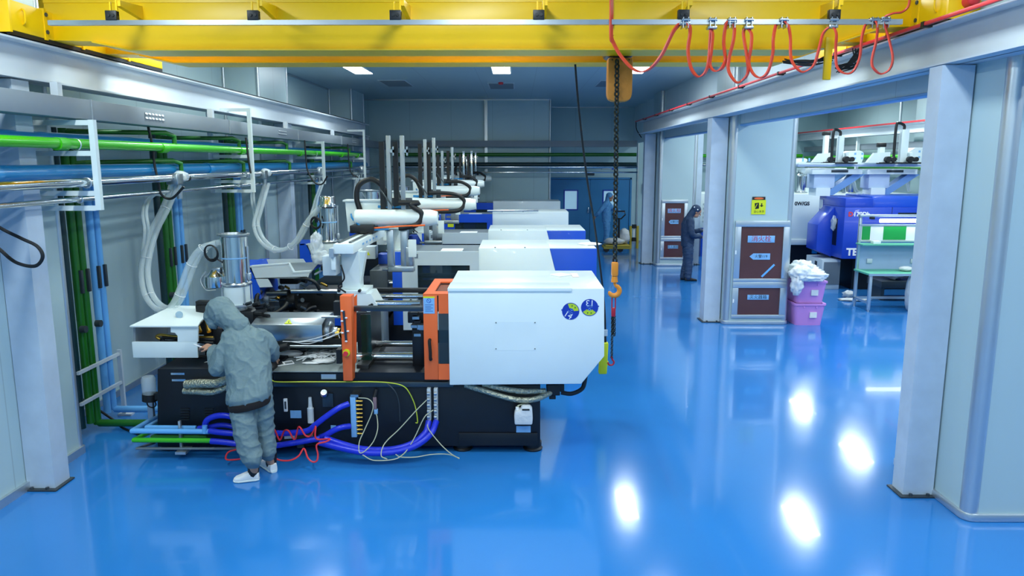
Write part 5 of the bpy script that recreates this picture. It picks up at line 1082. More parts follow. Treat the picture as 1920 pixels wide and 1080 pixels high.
# ---- worker in navy between the first two right pillars
def stander(label, base, f, ht, cm, tm, hm_, arms, headf, lean=.1):
    base = V(base); f = V(f).normalized(); r = V((f.y, -f.x, 0)); s = ht / 1.7; Z = V((0, 0, 1)); at = lambda a, c, z: base + f * a * s + r * c * s + Z * z * s
    t = T('person', label, 'person', base)
    b = MB()
    loft(b, [(at(0, 0, .84), r * .14 * s, f * .1 * s), (at(.0, 0, 1.05), r * .13 * s, f * .1 * s), (at(.0, 0, 1.25), r * .16 * s, f * .11 * s), (at(.01, 0, 1.41), r * .12 * s, f * .08 * s)])
    limb(b, [(at(.01, 0, 1.40), .055 * s), (at(lean * .6, 0, 1.49), .05 * s)]); hc = at(lean, 0, 1.55); A = head(b, hc, headf, (headf[0] * .3, headf[1] * .3, 1), s)
    J = []
    for sx, (el, ha, dd) in zip((-1, 1), arms):
        sh = at(.0, sx * .17, 1.36); el = at(*el); ha = at(*ha); J.append((sh, el, ha)); limb(b, [(sh, .05 * s), (el, .04 * s), (ha, .026 * s)]); hand(b, ha, f * dd[0] + r * dd[1] + Z * dd[2], -Z + r * -sx * .4, s, .8, -sx)
    for sx in (-1, 1): limb(b, [(at(0, sx * .09, .86), .085 * s), (at(.02, sx * .09, .47), .055 * s), (at(-.02 + .04 * sx, sx * .09, .1), .038 * s), (at(.05, sx * .09, .045), .03 * s)])
    fused(b, 'body', M_skin, t, .008, 2); face_marks(t, hc, *A, s)
    b = MB()
    loft(b, [(at(.0, 0, .78), r * .18 * s, f * .135 * s), (at(0, 0, .95), r * .185 * s, f * .14 * s), (at(-.01, 0, 1.15), r * .18 * s, f * .14 * s), (at(-.01, 0, 1.3), r * .19 * s, f * .135 * s), (at(.0, 0, 1.41), r * .13 * s, f * .1 * s), (at(.03, 0, 1.47), r * .075 * s, f * .075 * s)])
    for sh, el, ha in J: limb(b, [(sh, .085 * s), (el, .068 * s), (ha + (el - ha).normalized() * .04, .05 * s)])
    fused(b, 'coat', cm, t, .012, 4, .009, 7, 2.0)
    b = MB(); a_ = Matrix((A[0], A[1], A[2])).transposed(); b.ball(hc + A[2] * .05 * s - A[1] * .035 * s, .112 * s, .92, 1.0, .92, 3, a_); limb(b, [(hc - A[1] * .06 * s - A[2] * .01 * s, .085 * s), (at(.02, 0, 1.45), .08 * s)])
    fused(b, 'hood', hm_, t, .011, 3)
    b = MB()
    for sx in (-1, 1): limb(b, [(at(0, sx * .08, .9), .1 * s), (at(0.01, sx * .09, .7), .105 * s), (at(.02, sx * .09, .47), .088 * s), (at(-.01 + .03 * sx, sx * .09, .12), .078 * s), (at(-.01 + .03 * sx, sx * .09, .07), .065 * s)])
    fused(b, 'trousers', tm, t, .012, 3, .010, 7, 5.0, (.7, .7, 1.7))
    for sx in (-1, 1): q('shoe', M_black, lambda b: shoe(b, at(-.08 + .03 * sx, sx * .09, 0), at(.19 + .03 * sx, sx * .09, 0)), t)
    return t, at, A, hc
p2_, at2, A2, h2 = stander('person in a dark navy coat and cap looking down, standing by the far fire cabinet', (3.75, 16.4, 0), (1, .02, 0), 1.66, M_dcoat, mat('navy_trousers', '#2a4160', .8, var=.12, scale=14, bump=.3), M_dcoat,
    (((.1, -.22, 1.1), (.38, -.14, 1.13), (1, .1, 0)), ((.03, .25, 1.08), (.27, .2, 1.0), (1, -.2, -.2))), (.85, -.15, -.5), .17)
for dx, dz in ((.03, .09), (-.06, .1)): q('cap_spot', M_paper, lambda b: b.ball(h2 + A2[0] * .1 + A2[1] * (dx - .04) + A2[2] * (dz - .03), .016, 1, .8, 1, 1), p2_)
b = MB(); c = V((4.28, 16.38, .98)); b.box(c.x - .12, c.x + .12, c.y - .1, c.y + .1, .94, 1.1, .02); b.cyl(c + V((-.2, 0, .06)), c + V((-.1, 0, .08)), .02); b.cyl(c + V((-.06, -.05, .12)), c + V((.02, -.05, .26)), .02)
dv = T('instrument_stand', 'dark instrument on a blue stand in front of the navy worker', 'instrument', (4.28, 16.4, 0)); b.build('instrument', M_dgrey, dv)
q('stand', M_blue, lambda b: (b.box(4.16, 4.4, 16.28, 16.48, .45, .94, .01), b.box(4.2, 4.36, 16.3, 16.46, .0, .45)), dv)
# ---- person in a blue clean suit at the far door
pb = PZ(1136, 462); p3_, at3, A3, h3 = stander('person in a light blue clean suit holding a pallet truck handle by the far door', (pb.x, pb.y, 0), (1, -.25, 0), 1.66, M_bcoat, M_bcoat, M_bcoat,
    (((.2, -.24, 1.17), (.42, -.12, 1.12), (1, .1, 0)), ((-.2, .25, 1.1), (-.33, .22, .96), (-.4, .1, -.9))), (.9, -.25, -.25))
# ---------------------------------------------------------------- pallet truck, sacks, bollard at the far door
py = 21.9; g = PZ(1150, 472)
pt = T('pallet_truck', 'yellow pallet truck with a dark handle, by the person in the blue clean suit', 'pallet truck', (g.x, py, 0))
xa = P(1130, 465, py).x; xb = P(1180, 465, py).x
q('fork', M_sacky, lambda b: b.box(xa, xb, py - .28, py - .1, .09, .16, .01), pt); q('fork', M_sacky, lambda b: b.box(xa, xb, py + .1, py + .28, .09, .16, .01), pt); q('platform', M_sacky, lambda b: b.box(xa + .05, xb - .02, py - .3, py + .3, .16, .2, .006), pt)
for x in (xa + .08, xb - .3): q('wheel', M_black, lambda b: b.cyl((x, py - .26, .085), (x, py - .18, .085), .085), pt)
hx0 = P(1161, 400, py).x; zt_ = P(1161, 396, py).z
q('tow_bar', M_black, lambda b: b.cyl((hx0, py + .0, .2), (hx0, py, zt_ - .2), .03), pt); q('handle', M_black, lambda b: b.tube([(hx0 - .17, py, zt_), (hx0 + .16, py, zt_), (hx0 + .18, py, zt_ - .1), (hx0 + .06, py, zt_ - .22), (hx0 - .08, py, zt_ - .22), (hx0 - .19, py, zt_ - .1)], .02, 8, smooth=False, closed=True), pt)
for (x, y, rx, rz, dy, s) in ((1152, 458, .3, .1, -.02, 'white sack lying flat on the pallet truck'), (1170, 450, .17, .24, .12, 'white sack standing upright at the end of the pallet truck')):
    c = P(x, y, py + dy); b = MB(); b.lump((c.x, py + dy, .2 + rz * .97), rx, .22, rz, .16, 3 + rz * 10); tag(b.build('sack', M_sack, sharp=180), s, 'sack')
gy = 22.6; x0, x1 = P(1182, 445, gy).x, P(1195, 445, gy).x; z1 = P(1188, 424, gy).z
bo = T('guard_bollard', 'yellow steel guard hoop with black bands beside the far door', 'bollard', ((x0 + x1) / 2, gy, 0))
q('hoop', M_sacky, lambda b: b.tube([(x0, gy, 0), (x0, gy, z1), (x1, gy, z1), (x1, gy, 0)], .045, 12, smooth=False), bo)
for z in (z1, .28): q('black_band', M_black, lambda b: b.box((x0 + x1) / 2 - .06, (x0 + x1) / 2 + .06, gy - .06, gy + .06, z - .06, z + .05), bo)
q('reflector', M_paper, lambda b: b.box((x0 + x1) / 2 - .025, (x0 + x1) / 2 + .025, gy - .02, gy + .02, .34, z1 - .06), bo)
# ---------------------------------------------------------------- fire cabinets in the right pillars
def cabinet(label, Y, px, yt, ym, yb, frame, win, texts, group='fire cabinets'):
    """px: outer left/right; win: inner left/right"""
    x0, x1 = P(px[0], yt, Y).x, P(px[1], yt, Y).x; z2, z1_, z0_ = P(0, yt, Y).z, P(0, ym, Y).z, P(0, yb, Y).z; fr = frame
    t = T('fire_cabinet', label, 'fire cabinet', ((x0 + x1) / 2, Y, z0_), group)
    for (a, c) in ((z1_ + .0, z2), (z0_, z1_)):
        d_ = MB(); d_.box(x0, x1, Y - .03, Y, c - fr, c, .006); d_.box(x0, x1, Y - .03, Y, a, a + fr * .6, .006); d_.box(x0, x0 + fr, Y - .03, Y, a + fr * .6, c - fr, .004); d_.box(x1 - fr, x1, Y - .03, Y, a + fr * .6, c - fr, .004); dd = d_.build('door_frame', M_alu, t)
        q('door_pane', M_maroon, lambda b: b.box(x0 + fr, x1 - fr, Y - .012, Y, a + fr * .6, c - fr), dd)
        q('latch', M_paper, lambda b: b.box(x0 + .01, x0 + .03, Y - .04, Y - .03, (a + c) / 2 - .04, (a + c) / 2 + .02), dd)
    w_ = x1 - x0; cx = (x0 + x1) / 2 - .01; F = Y - .012
    za = z2 - fr - (z2 - z1_) * .2
    s1 = q('sign_plate', M_lblue, lambda b: b.box(cx - w_ * .25, cx + w_ * .25, F - .006, F, za - .055, za + .055, .003), t); text('消火栓', .105, (cx, F - .006, za), (1, 0, 0), (0, 0, 1), 'sign_text', mat('sign_red', '#b3203a', .5), s1, .001)
    za = z1_ + (z2 - z1_) * .42
    s2 = q('arrow_plate', M_lblue, lambda b: b.prism([V((cx - w_ * .2, F, za)), V((cx - w_ * .13, F, za + .05)), V((cx + w_ * .18, F, za + .05)), V((cx + w_ * .18, F, za - .05)), V((cx - w_ * .13, F, za - .05))], (0, -.006, 0)), t); text('火警119', .058, (cx + .01, F - .006, za), (1, 0, 0), (0, 0, 1), 'plate_text', M_navy, s2, .001)
    za = z0_ + (z1_ - z0_) * .58
    s3 = q('sign_plate', M_lblue, lambda b: b.box(cx - w_ * .2, cx + w_ * .2, F - .006, F, za - .04, za + .04, .003), t); text('灭火器箱', .07, (cx, F - .006, za), (1, 0, 0), (0, 0, 1), 'sign_text', M_navy, s3, .001)
    return t, x0, x1, z0_, z1_, z2
ca = cabinet('near fire cabinet with maroon panes set in the pillar beside the pink bins', 11.855, (1379, 1481), 413, 527, 594, .095, None, None)
q('diagonal_strap', M_lbpipe, lambda b: b.bar([P(1428, 519, 11.84), P(1452, 496, 11.84)], .03, .006, up=(0, 1, 0)), ca[0])
cabinet('far fire cabinet with maroon panes, behind the navy worker', 18.695, (1241, 1290), 374, 445, 485, .085, None, None)
sy = 11.855; z = P(1424, 386, sy)
sg = T('warning_sign', 'yellow warning sign with an orange header on the pillar above the fire cabinet', 'sign', P(1424, 401, sy))
q('plate', M_ybright, lambda b: b.pbox(1410, 375, 1435, 402, sy - .006, sy), sg); q('header', M_black, lambda b: b.pbox(1411, 369, 1435, 375, sy - .006, sy), sg); q('header_mark', M_orange, lambda b: b.prism([P(1423 + 9 * math.cos(a * .52), 372 + 2 * math.sin(a * .52), sy - .006) for a in range(12)], (0, -.002, 0)), sg)
q('pictogram', M_navy, lambda b: b.prism([P(1415, 381, sy - .006), P(1423, 380, sy - .006), P(1423, 391, sy - .006), P(1416, 392, sy - .006)], (0, -.002, 0)), sg); q('pictogram_slash', M_ybright, lambda b: b.bar([P(1416, 390, sy - .01), P(1420, 382, sy - .01)], .008, .003, up=(0, 1, 0)), sg)
q('pictogram_cross', M_navy, lambda b: (b.pbox(1425, 385, 1431, 386.5, sy - .008, sy - .006), b.pbox(1427.5, 381, 1429, 388, sy - .008, sy - .006)), sg); text('当心夹手', .042, P(1423, 397, sy - .006), (1, 0, 0), (0, 0, 1), 'sign_text', M_navy, sg, .001)
# ---------------------------------------------------------------- pink bins and plastic film
BX0, BX1, BY0, BY1 = 4.43, 4.95, 11.75, 12.45
def bin_(label, z, grp='pink storage bins'):
    t = T('storage_bin', label, 'bin', ((BX0 + BX1) / 2, (BY0 + BY1) / 2, z), grp); cx, cy = (BX0 + BX1) / 2, (BY0 + BY1) / 2; hx_, hy_ = .232, .33; h = .36
    def shell(b):
        rings = [(hx_ * .9, hy_ * .92, 0), (hx_, hy_, h), (hx_ + .028, hy_ + .028, h), (hx_ + .028, hy_ + .028, h - .03), (hx_ + .012, hy_ + .012, h - .035)]
        outl = [round_rect(cx - a, cx + a, cy - c, cy + c, .05, 4) for a, c, _ in rings]; vs = [[b.bm.verts.new(p_ + V((0, 0, z + r_[2]))) for p_ in o] for o, r_ in zip(outl, rings)]
        ins = [(hx_ - .01, hy_ - .01, h), (hx_ * .9 - .01, hy_ * .92 - .01, .02)]; vi = [[b.bm.verts.new(p_ + V((0, 0, z + c))) for p_ in round_rect(cx - a, cx + a, cy - d_, cy + d_, .05, 4)] for a, d_, c in ins]
        n = len(vs[0]); fs = [b.bm.faces.new(vs[0][::-1]), b.bm.faces.new(vi[1])]
        for A_, B_ in ((vs[0], vs[4]), (vs[4], vs[3]), (vs[3], vs[2]), (vs[2], vi[0]), (vi[0], vi[1])):
            for k in range(n): fs.append(b.bm.faces.new((A_[k], A_[(k + 1) % n], B_[(k + 1) % n], B_[k])))
        b.bm.verts.ensure_lookup_table()
        for v in vs[1]: b.bm.verts.remove(v)
        bmesh.ops.recalc_face_normals(b.bm, faces=fs)
    q('tub', M_pink, shell, t); q('label', M_sack, lambda b: b.box(cx + .0, cx + .11, cy - hy_ - .004 - .012, cy - hy_ + .012, z + .13, z + .22), t)
    for sx in (-.1, .1): q('rim_tab', M_pink, lambda b: b.box(cx + sx - .012, cx + sx + .012, cy - hy_ - .02, cy - hy_ - .008, z + h - .07, z + h - .03), t)
    return t
bin_('lower pink storage bin standing on the floor beside the pillar', 0); bin_('upper pink storage bin of the stack, heaped with clear plastic film', .362)
b = MB()
for c_, r_, sd in (((4.66, 12.08, .82), (.24, .34, .15), 1), ((4.78, 12.15, .8), (.22, .32, .11), 2), ((4.6, 11.98, .9), (.17, .24, .13), 5), ((4.42, 11.68, .70), (.09, .1, .2), 9), ((4.62, 11.72, .82), (.26, .14, .09), 4), ((4.48, 11.7, .86), (.17, .14, .12), 14)): b.lump(c_, *r_, .34, sd, 4)
tag(b.build('plastic_film', mat('bright_film', '#f4f8fa', .35, alpha=.8, bump=.6, bscale=14), sharp=180), 'heap of crumpled clear plastic film overflowing the upper pink bin', 'plastic film')
b = MB(); c = PZ(1590, 558); b.lump(c + V((0, 0, .07)), .1, .1, .07, .4, 3); b.lump(c + V((-.02, -.3, .02)), .28, .12, .02, .4, 6); tag(b.build('floor_rag', M_sack, sharp=180), 'white rags dropped on the floor by the work table', 'rag')
# ---------------------------------------------------------------- work table with lamp and boards
wy0, wy1 = 12.9, 13.5; wx0 = P(1629, 545, wy0).x; wx1 = 8.25; zt_ = P(1633, 513, wy0).z
wb = T('work_table', 'aluminium work table with mint top, lamp and shelf beyond the near right column', 'work table', ((wx0 + wx1) / 2, wy0 + .3, 0))
q('table_top', M_mint, lambda b: b.box(wx0 - .02, wx1, wy0 - .02, wy1, zt_ - .035, zt_, .004), wb); q('top_edge', M_alu, lambda b: b.box(wx0 - .03, wx1, wy0 - .03, wy0 - .02, zt_ - .04, zt_), wb)
for x in (wx0, wx1 - .1):
    for y in (wy0, wy1 - .05): q('leg', M_alu, lambda b: (b.box(x, x + .05, y, y + .05, .03, zt_ - .035, .004), b.cyl((x + .025, y + .025, 0), (x + .025, y + .025, .03), .02)), wb)
q('stretcher', M_alu, lambda b: b.box(wx0 + .01, wx0 + .04, wy0 + .05, wy1 - .05, .13, .17), wb); q('stretcher', M_alu, lambda b: b.box(wx0, wx1, wy1 - .05, wy1 - .02, .13, .17), wb)
zsh = P(1612, 456, wy1).z; zup = P(1612, 404, wy1).z
for x in (wx0 - .0, wx1 - .1): q('upright', M_alu, lambda b: b.box(x, x + .045, wy1 - .05, wy1, zt_, zup, .003), wb)
q('shelf', M_mint, lambda b: b.box(wx0 - .02, wx1, wy1 - .28, wy1 - .0, zsh - .015, zsh + .01, .003), wb); q('back_panel', mat('pale_panel', '#9fb6d6', .45), lambda b: b.box(wx0 + .045, wx1 - .1, wy1 - .03, wy1 - .015, zt_, zsh - .02), wb)
z0_, z1_ = P(0, 450, wy1).z, P(0, 421, wy1).z
q('board_backing', M_paper, lambda b: b.box(wx0 + .045, wx1 - .1, wy1 - .035, wy1 - .025, z0_, z1_), wb)
for px0, px1 in ((1615, 1630), (1655, 1697)): q('green_board', M_gboard, lambda b: b.box(P(px0, 430, wy1).x, P(px1, 430, wy1).x, wy1 - .045, wy1 - .035, z0_ + .02, z1_ - .02), wb)
q('board_rail', M_alu, lambda b: b.box(wx0, wx1 - .05, wy1 - .06, wy1 - .03, z0_ - .02, z0_ + .005), wb); q('board_rail', M_alu, lambda b: b.box(wx0, wx1 - .05, wy1 - .06, wy1 - .03, z1_ - .005, z1_ + .02), wb); q('top_rail', M_alu, lambda b: b.box(wx0 - .02, wx1 - .05, wy1 - .1, wy1, zup - .02, zup + .02, .003), wb)
ztb = P(0, 412, wy1).z; q('tube_lamp', M_tube, lambda b: b.cyl((P(1643, 430, wy1).x, wy1 - .12, ztb), (wx1 - .2, wy1 - .12, ztb), .035, n=16), wb); q('lamp_bracket', M_black, lambda b: b.box(P(1626, 430, wy1).x, P(1632, 430, wy1).x, wy1 - .14, wy1 - .05, zup - .06, zup - .02), wb)
for px in (1628, 1710): q('socket', M_offw, lambda b: b.box(P(px - 5, 487, wy1).x, P(px + 5, 487, wy1).x, wy1 - .06, wy1 - .03, P(0, 491, wy1).z, P(0, 483, wy1).z, .006), wb)
b = MB(); b.box(P(1634, 460, wy1 - .15).x, P(1648, 460, wy1 - .15).x, wy1 - .22, wy1 - .1, zsh + .01, zsh + .06, .005); tag(b.build('tissue_box', M_paper), 'small white box standing on the mint shelf of the work table', 'box')
b = MB(); c = P(1699, 500, wy0 + .3); b.lump((c.x, wy0 + .3, zt_ + .045), .12, .09, .045, .15, 2); tag(b.build('white_bundle', M_sack, sharp=180), 'white cloth bundle on the mint table top', 'cloth')
b = MB(); c = PZ(1708, 584); b.lump((c.x + .05, c.y, .33), .16, .2, .36, .15, 4); tag(b.build('white_sack', M_sack, sharp=180), 'white sack standing half behind the near right column', 'sack')
dsk = T('storage_rack', 'dark low rack with white bags behind the work table', 'rack', (7.4, 14.2, 0)); q('frame', M_dgrey, lambda b: b.box(6.85, 8.4, 13.9, 14.5, .25, .38, .01), dsk)
for x in (6.9, 8.3): q('leg', M_dgrey, lambda b: b.box(x, x + .06, 14.0, 14.4, 0, .25), dsk)
b = MB(); b.lump((7.2, 14.15, .62), .24, .22, .24, .25, 3); tag(b.build('white_bag', M_sack), 'white bag on the dark rack under the work table', 'bag'); b = MB(); b.lump((7.75, 14.15, .58), .26, .22, .2, .25, 5); tag(b.build('dark_bag', M_black), 'black bag on the dark rack under the work table', 'bag')
# ---------------------------------------------------------------- machines of the neighbouring hall
td = T('injection_moulding_machine', 'deep blue moulding machine with white and red lettering in the neighbouring hall', 'moulding machine', (8, 15.6, 0), 'machines of the neighbouring hall')
TY = 15.0; X0 = P(1586, 372, TY).x; zT = P(0, 371, TY).z; zB = P(0, 484, TY).z; X1 = 9.3
def dpart(n, m, f): return q(n, m, f, td)
dpart('body', M_dblue, lambda b: b.box(X0, X1, TY, TY + 1.3, zB, P(0, 388, TY).z, .01)); dpart('upper_cover', M_dblue, lambda b: b.box(X0, X0 + .55, TY, TY + 1.3, P(0, 388, TY).z, zT, .008)); dpart('top_cover', M_blue, lambda b: b.box(X0 + .55, X1, TY + .06, TY + 1.3, P(0, 388, TY).z, P(0, 368, TY).z, .008))
dpart('base', M_navy, lambda b: b.box(X0 + .35, X1 - .2, TY + .25, TY + 1.2, 0, zB)); dpart('cabinet', M_offw, lambda b: b.box(X0 - .28, X0 + .1, TY + .25, TY + 1.1, 0, zB - .05, .008)); dpart('cabinet_vent', M_dgrey, lambda b: b.box(X0 - .284, X0 - .28, TY + .5, TY + .62, .35, .55))
dpart('cabinet_door', M_bgrey, lambda b: b.box(X0 - .24, X0 + .09, TY + .24, TY + .25, .1, zB - .1))
# chamfered service hood on the left face
hz0, hz1 = zB + .22, P(0, 392, TY).z
dpart('service_hood', M_dblue, lambda b: b.prism([V((X0 - .0, TY + .35, hz1)), V((X0 - .0, TY + .35, zB + .0)), V((X0 - .0, TY + 1.6, zB)), V((X0 - .0, TY + 1.6, hz1))][::-1] and [V((X0, TY + .5, hz1 + .02)), V((X0 - .32, TY + .5, hz1 - .35)), V((X0 - .32, TY + .5, zB + .12)), V((X0, TY + .5, zB - .02))], (0, .55, 0), bev=.006))
dpart('slot', M_navy, lambda b: b.box(X0 - .006, X0 + .01, TY + .3, TY + .52, .9, 1.45, .004)); dpart('white_bag', M_film, lambda b: b.lump((X0 - .03, TY + .42, 1.35), .05, .09, .16, .25, 3)); dpart('side_light', M_paper, lambda b: b.box(X0 - .01, X0, TY + 1.1, TY + 1.28, hz1 - .06, hz1 + .14, .003))
dpart('window', M_glass, lambda b: b.box(P(1684, 400, TY).x, X1 - .3, TY - .006, TY, P(0, 402, TY).z, P(0, 398, TY).z)); dpart('seam', M_navy, lambda b: b.box(P(1672, 400, TY).x, P(1672, 400, TY).x + .008, TY - .003, TY, P(0, 400, TY).z, P(0, 388, TY).z))
text('D', .12, P(1595, 402, TY - .003), (1, 0, 0), (0, 0, 1), 'model_letter', M_red, td, .003, 'CENTER', .006); text('170Db', .12, P(1600, 402, TY - .003), (1, 0, 0), (0, 0, 1), 'model_number', M_paper, td, .003, 'LEFT', .004); text('TEDERIC', .2, P(1587, 473, TY - .003), (1, 0, 0), (0, 0, 1), 'maker_name', M_paper, td, .004, 'LEFT', .008)
wm = T('injection_moulding_machine', 'white moulding machine with dark lettering left of the deep blue one', 'moulding machine', (6.4, 18, 0), 'machines of the neighbouring hall')
WY = 17.6; zb_ = P(0, 447, WY).z; zt2 = P(0, 363, WY).z
q('cover', M_white, lambda b: b.box(4.8, 9.4, WY, WY + 1.0, zb_, zt2, .01), wm); q('cover_ledge', M_offw, lambda b: b.box(4.8, 9.4, WY - .02, WY + 1.0, zb_ - .14, zb_, .01), wm); q('base', M_navy, lambda b: b.box(4.9, 9.3, WY + .1, WY + .95, 0, zb_ - .14), wm); text('0W/GS', .115, P(1490, 382, WY - .002), (1, 0, 0), (0, 0, 1), 'model_number', M_navy, wm, .002, 'LEFT', .004); q('control_screen', M_bpipe, lambda b: b.box(P(1524, 480, WY).x, P(1533, 480, WY).x, WY + .05, WY + .09, .45, .62), wm)
wm2 = T('injection_moulding_machine', 'white moulding machine seen through the gap beside the navy worker', 'moulding machine', (6.4, 21, 0), 'machines of the neighbouring hall')
q('cover', M_white, lambda b: b.box(5.0, 9.5, 20.6, 21.8, .8, 1.75, .01), wm2); q('base', M_blue, lambda b: b.box(5.1, 9.4, 20.7, 21.7, 0, .8), wm2); q('vent_slats', M_offw, lambda b: [b.box(5.1, 5.7, 20.58, 20.6, .95 + .12 * k, 1.0 + .12 * k) for k in range(5)] and None, wm2)['kind'] = 'stuff'
# ---- robots over those machines: rail, posts, boxes
M_gus = mat('dull_blue_paint', '#6f9ad0', .45)
M_palepost = mat('pale_post_paint', '#b9cde6', .42)
def robot2(label, Y, x0, posts, boxes, zr, brk):
    t = T('take_out_robot', label, 'robot arm', (x0, Y, zr), 'robots of the neighbouring hall'); k = lambda n, m, f, par=t: q(n, m, f, par)
    xe = brk[1]
    rb = k('rail_beam', M_palepost, lambda b: b.box(x0, xe, Y - .06, Y + .08, zr - .06, zr, .005))
    k('rail_top', M_white, lambda b: b.box(x0, xe, Y - .08, Y - .06, zr - .02, zr + .015), rb)
    for (px, yt, w_, ch) in posts:
        x = P(px, 300, Y).x; zt = P(px, yt, Y).z
        m_ = k('mast', M_white, lambda b: b.box(x - w_, x + w_, Y - .1, Y + .02, zr - .0, zt, .006))
        k('energy_chain', M_black, lambda b: b.tube([(x - w_ - .09, Y, zr + .02), (x - w_ - .09, Y, zt + .05), (x - w_ - .03, Y, zt + .13), (x, Y, zt + .08), (x, Y, zt - .03)], .03, 8, seg=5) if ch else b.box(x - .09, x + .09, Y - .08, Y + .02, zt, zt + .09, .02), m_)
        k('slide_box', M_white, lambda b: b.prism([V((x - .35 * (1 if ch == 0 else -.3), Y - .2, zr + .02)), V((x + .12, Y - .2, zr + .02)), V((x + .12, Y - .2, zr + .24)), V((x - .2 * (1 if ch == 0 else -.3), Y - .2, zr + .22))], (0, .1, 0)), m_)
        k('motor', M_black, lambda b: (b.cyl((x + .05, Y - .3, zr + .09), (x + .05, Y - .2, zr + .09), .06), b.cyl((x + .16, Y - .3, zr + .09), (x + .16, Y - .2, zr + .09), .05), b.box(x - .1, x + .3, Y - .24, Y - .06, zr + .0, zr + .03)), m_)
    for px0, px1, yt in boxes:
        xa_, xb_ = P(px0, 300, Y + .1).x, P(px1, 300, Y + .1).x; zt = P(0, yt, Y + .1).z; ht_ = zt - zr
        bx = k('control_box', M_white, lambda b: b.prism([V((xa_, Y + .1, zr)), V((xb_ - .04, Y + .1, zr)), V((xb_, Y + .1, zr + ht_ * .4)), V((xb_, Y + .1, zr + ht_ * .85)), V((xb_ - .06, Y + .1, zt)), V((xa_ + .12, Y + .1, zt)), V((xa_, Y + .1, zt - .08))], (0, .3, 0), bev=.01))
        for dx in (.2, .35):
            for dz in (.35, .7): k('button', M_lblue, lambda b: b.box(xa_ + dx, xa_ + dx + .04, Y + .095, Y + .1, zr + ht_ * dz, zr + ht_ * dz + .04), bx)
    for px in brk[0]:
        x = P(px, 300, Y).x
        st_ = k('support_post', M_palepost, lambda b: b.box(x - .22, x + .22, Y + .1, Y + .5, P(0, 353, Y).z, zr - .2, .01))
        k('support_arm', M_white, lambda b: b.box(x - .3, x + .75, Y + .02, Y + .4, zr - .22, zr - .11, .006)); k('support_slot', M_dgrey, lambda b: b.box(x + .1, x + .45, Y + .012, Y + .02, zr - .18, zr - .13), st_)
        k('gusset', M_gus, lambda b: b.prism([V((x + .12, Y + .1, zr - .55)), V((x + .6, Y + .1, zr - .22)), V((x + .85, Y + .1, zr - .22)), V((x + .2, Y + .1, zr - .66)), V((x + .12, Y + .1, zr - .66))], (0, .25, 0)))
        k('support_foot', M_white, lambda b: b.box(x - .18, x + .12, Y + .05, Y + .45, zT if Y < 17 else zt2, P(0, 353, Y).z + .01))
    return t
zr_ = P(0, 307, 15.9).z
robot2('long pale robot rail with tall white masts above the deep blue machine', 15.9, P(1494, 310, 15.9).x, ((1572, 255, .055, 1), (1649, 276, .05, 0), (1690, 243, .075, 1)), ((1583, 1619, 283), (1703, 1745, 277)), zr_, ((1552, 1656), 8.85))
robot2('shorter robot rail with one mast behind the pillar edge', 17.9, P(1480, 310, 17.9).x, ((1545, 254, .05, 0),), ((1488, 1514, 297),), P(0, 306, 17.9).z, ((1530,), P(1568, 310, 17.9).x))
hopper('hopper loader in the neighbouring hall above the white machine', P(1505, 340, 18.1).x, 18.1, zt2, 2.4, .15, lid=True, full=False)
hopper('short hopper loader in the neighbouring hall above the blue machine', P(1594, 340, 17.9).x, 17.9, zt2, 2.36, .15, full=False)
for s, pts in (('grey hose curving beside the blue machine robots', [(1590, 330, 17), (1600, 340, 17), (1606, 358, 17), (1618, 360, 17), (1634, 352, 17), (1636, 340, 17), (1612, 326, 17)]), ('clear hose curving behind the robots over the white machine', [(1513, 320, 18), (1520, 335, 18), (1524, 350, 18), (1534, 354, 18)]), ('clear hoses hanging behind the right end of the robot rail', [(1700, 330, 17), (1702, 345, 17), (1704, 358, 17)])):
    hose(s, pts, .035, M_clear, 'material_hose', 'hose', 'hoses of the neighbouring hall')
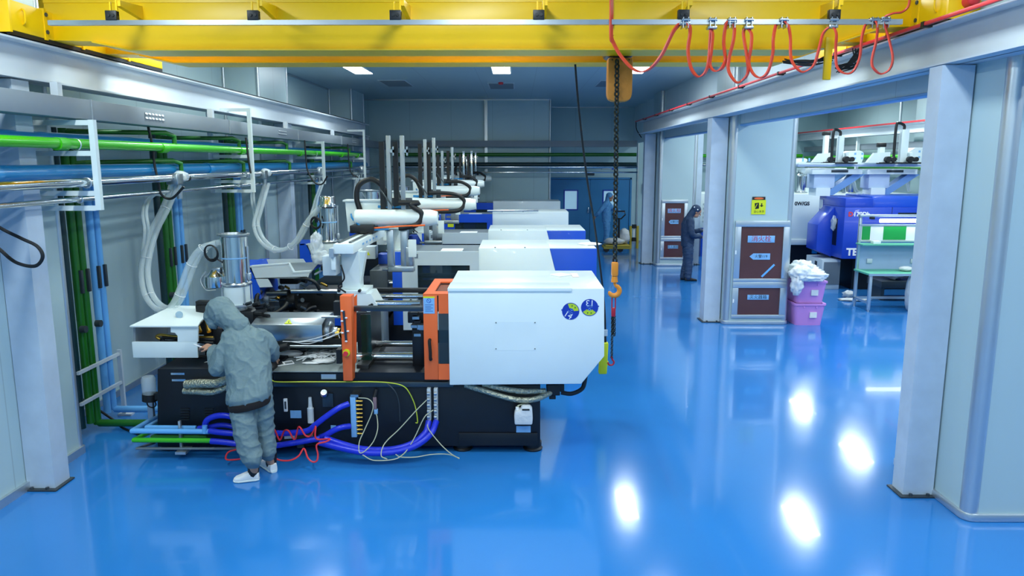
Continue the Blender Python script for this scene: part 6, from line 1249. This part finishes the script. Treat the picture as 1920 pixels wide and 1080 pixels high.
# ---- pipes, runway, duct and upper fittings of the neighbouring hall
XR = 8.95
r2 = T('crane_runway', 'white crane runway with a red conductor bar in the neighbouring hall', 'crane runway', (XR, 10, 3.3), 'crane runway beams'); r2['kind'] = 'structure'
b = ibeam(MB(), XR, 3.24, 3.46, YB, YD - .02, .12); b.build('beam', M_beam, r2); b = MB(); b.box(XR - .14, XR - .11, YB, YD - .02, 3.465, 3.5); b.build('conductor_bar', M_red, r2)
d2 = T('cable_duct', 'grey cable duct under the runway of the neighbouring hall', 'cable duct', (XR + .1, 10, 2.95)); b = MB(); b.box(XR + .05, XR + .25, 6, YD - .3, 2.9, 3.05, .004); b.build('duct', M_grey, d2)
for y in (8.2, 11.4, 13.2, 16.6, 20): b = MB(); b.box(XR - .04, XR + .04, y, y + .06, 2.2, 3.24); b.build('hanger', M_white, d2)
pipe('water_main', 'green main in the neighbouring hall behind the robots', [(XR + .1, 8, 2.72), (XR + .1, YD - .3, 2.72)], .05, M_green, group='mains of the neighbouring hall'); pipe('water_main', 'lower green main in the neighbouring hall', [(XR + .15, 8, 2.45), (XR + .15, YD - .3, 2.45)], .05, M_dgreen, group='mains of the neighbouring hall'); pipe('vacuum_tube', 'polished tube in the neighbouring hall behind the robots', [(XR - .05, 8, 2.6), (XR - .05, YD - .3, 2.6)], .04, M_chrome, group='mains of the neighbouring hall')
pipe('water_main', 'green main across the far end of the neighbouring hall', [(4.3, YD - .3, 2.78), (XR, YD - .3, 2.78)], .055, M_green, group='mains of the neighbouring hall'); pipe('vacuum_tube', 'polished tube across the far end of the neighbouring hall', [(4.3, YD - .35, 2.5), (XR, YD - .35, 2.5)], .045, M_chrome, group='mains of the neighbouring hall')
b = MB(); b.box(WR - .35, WR, 11.5, 12.4, 0, CEIL); struct(b, 'pillar_far_right', M_wallX); b = MB(); b.box(WR - .35, WR, 17.0, 18.2, 0, CEIL); struct(b, 'pillar_far_right', M_wallX)
b = MB()
for y in (9.0, 13.6, 15.6, 19.6): b.cyl((WR - .02, y, 2.5), (WR - .02, y, CEIL), .03, n=8)
struct(b, 'trim_far_right', M_alu)
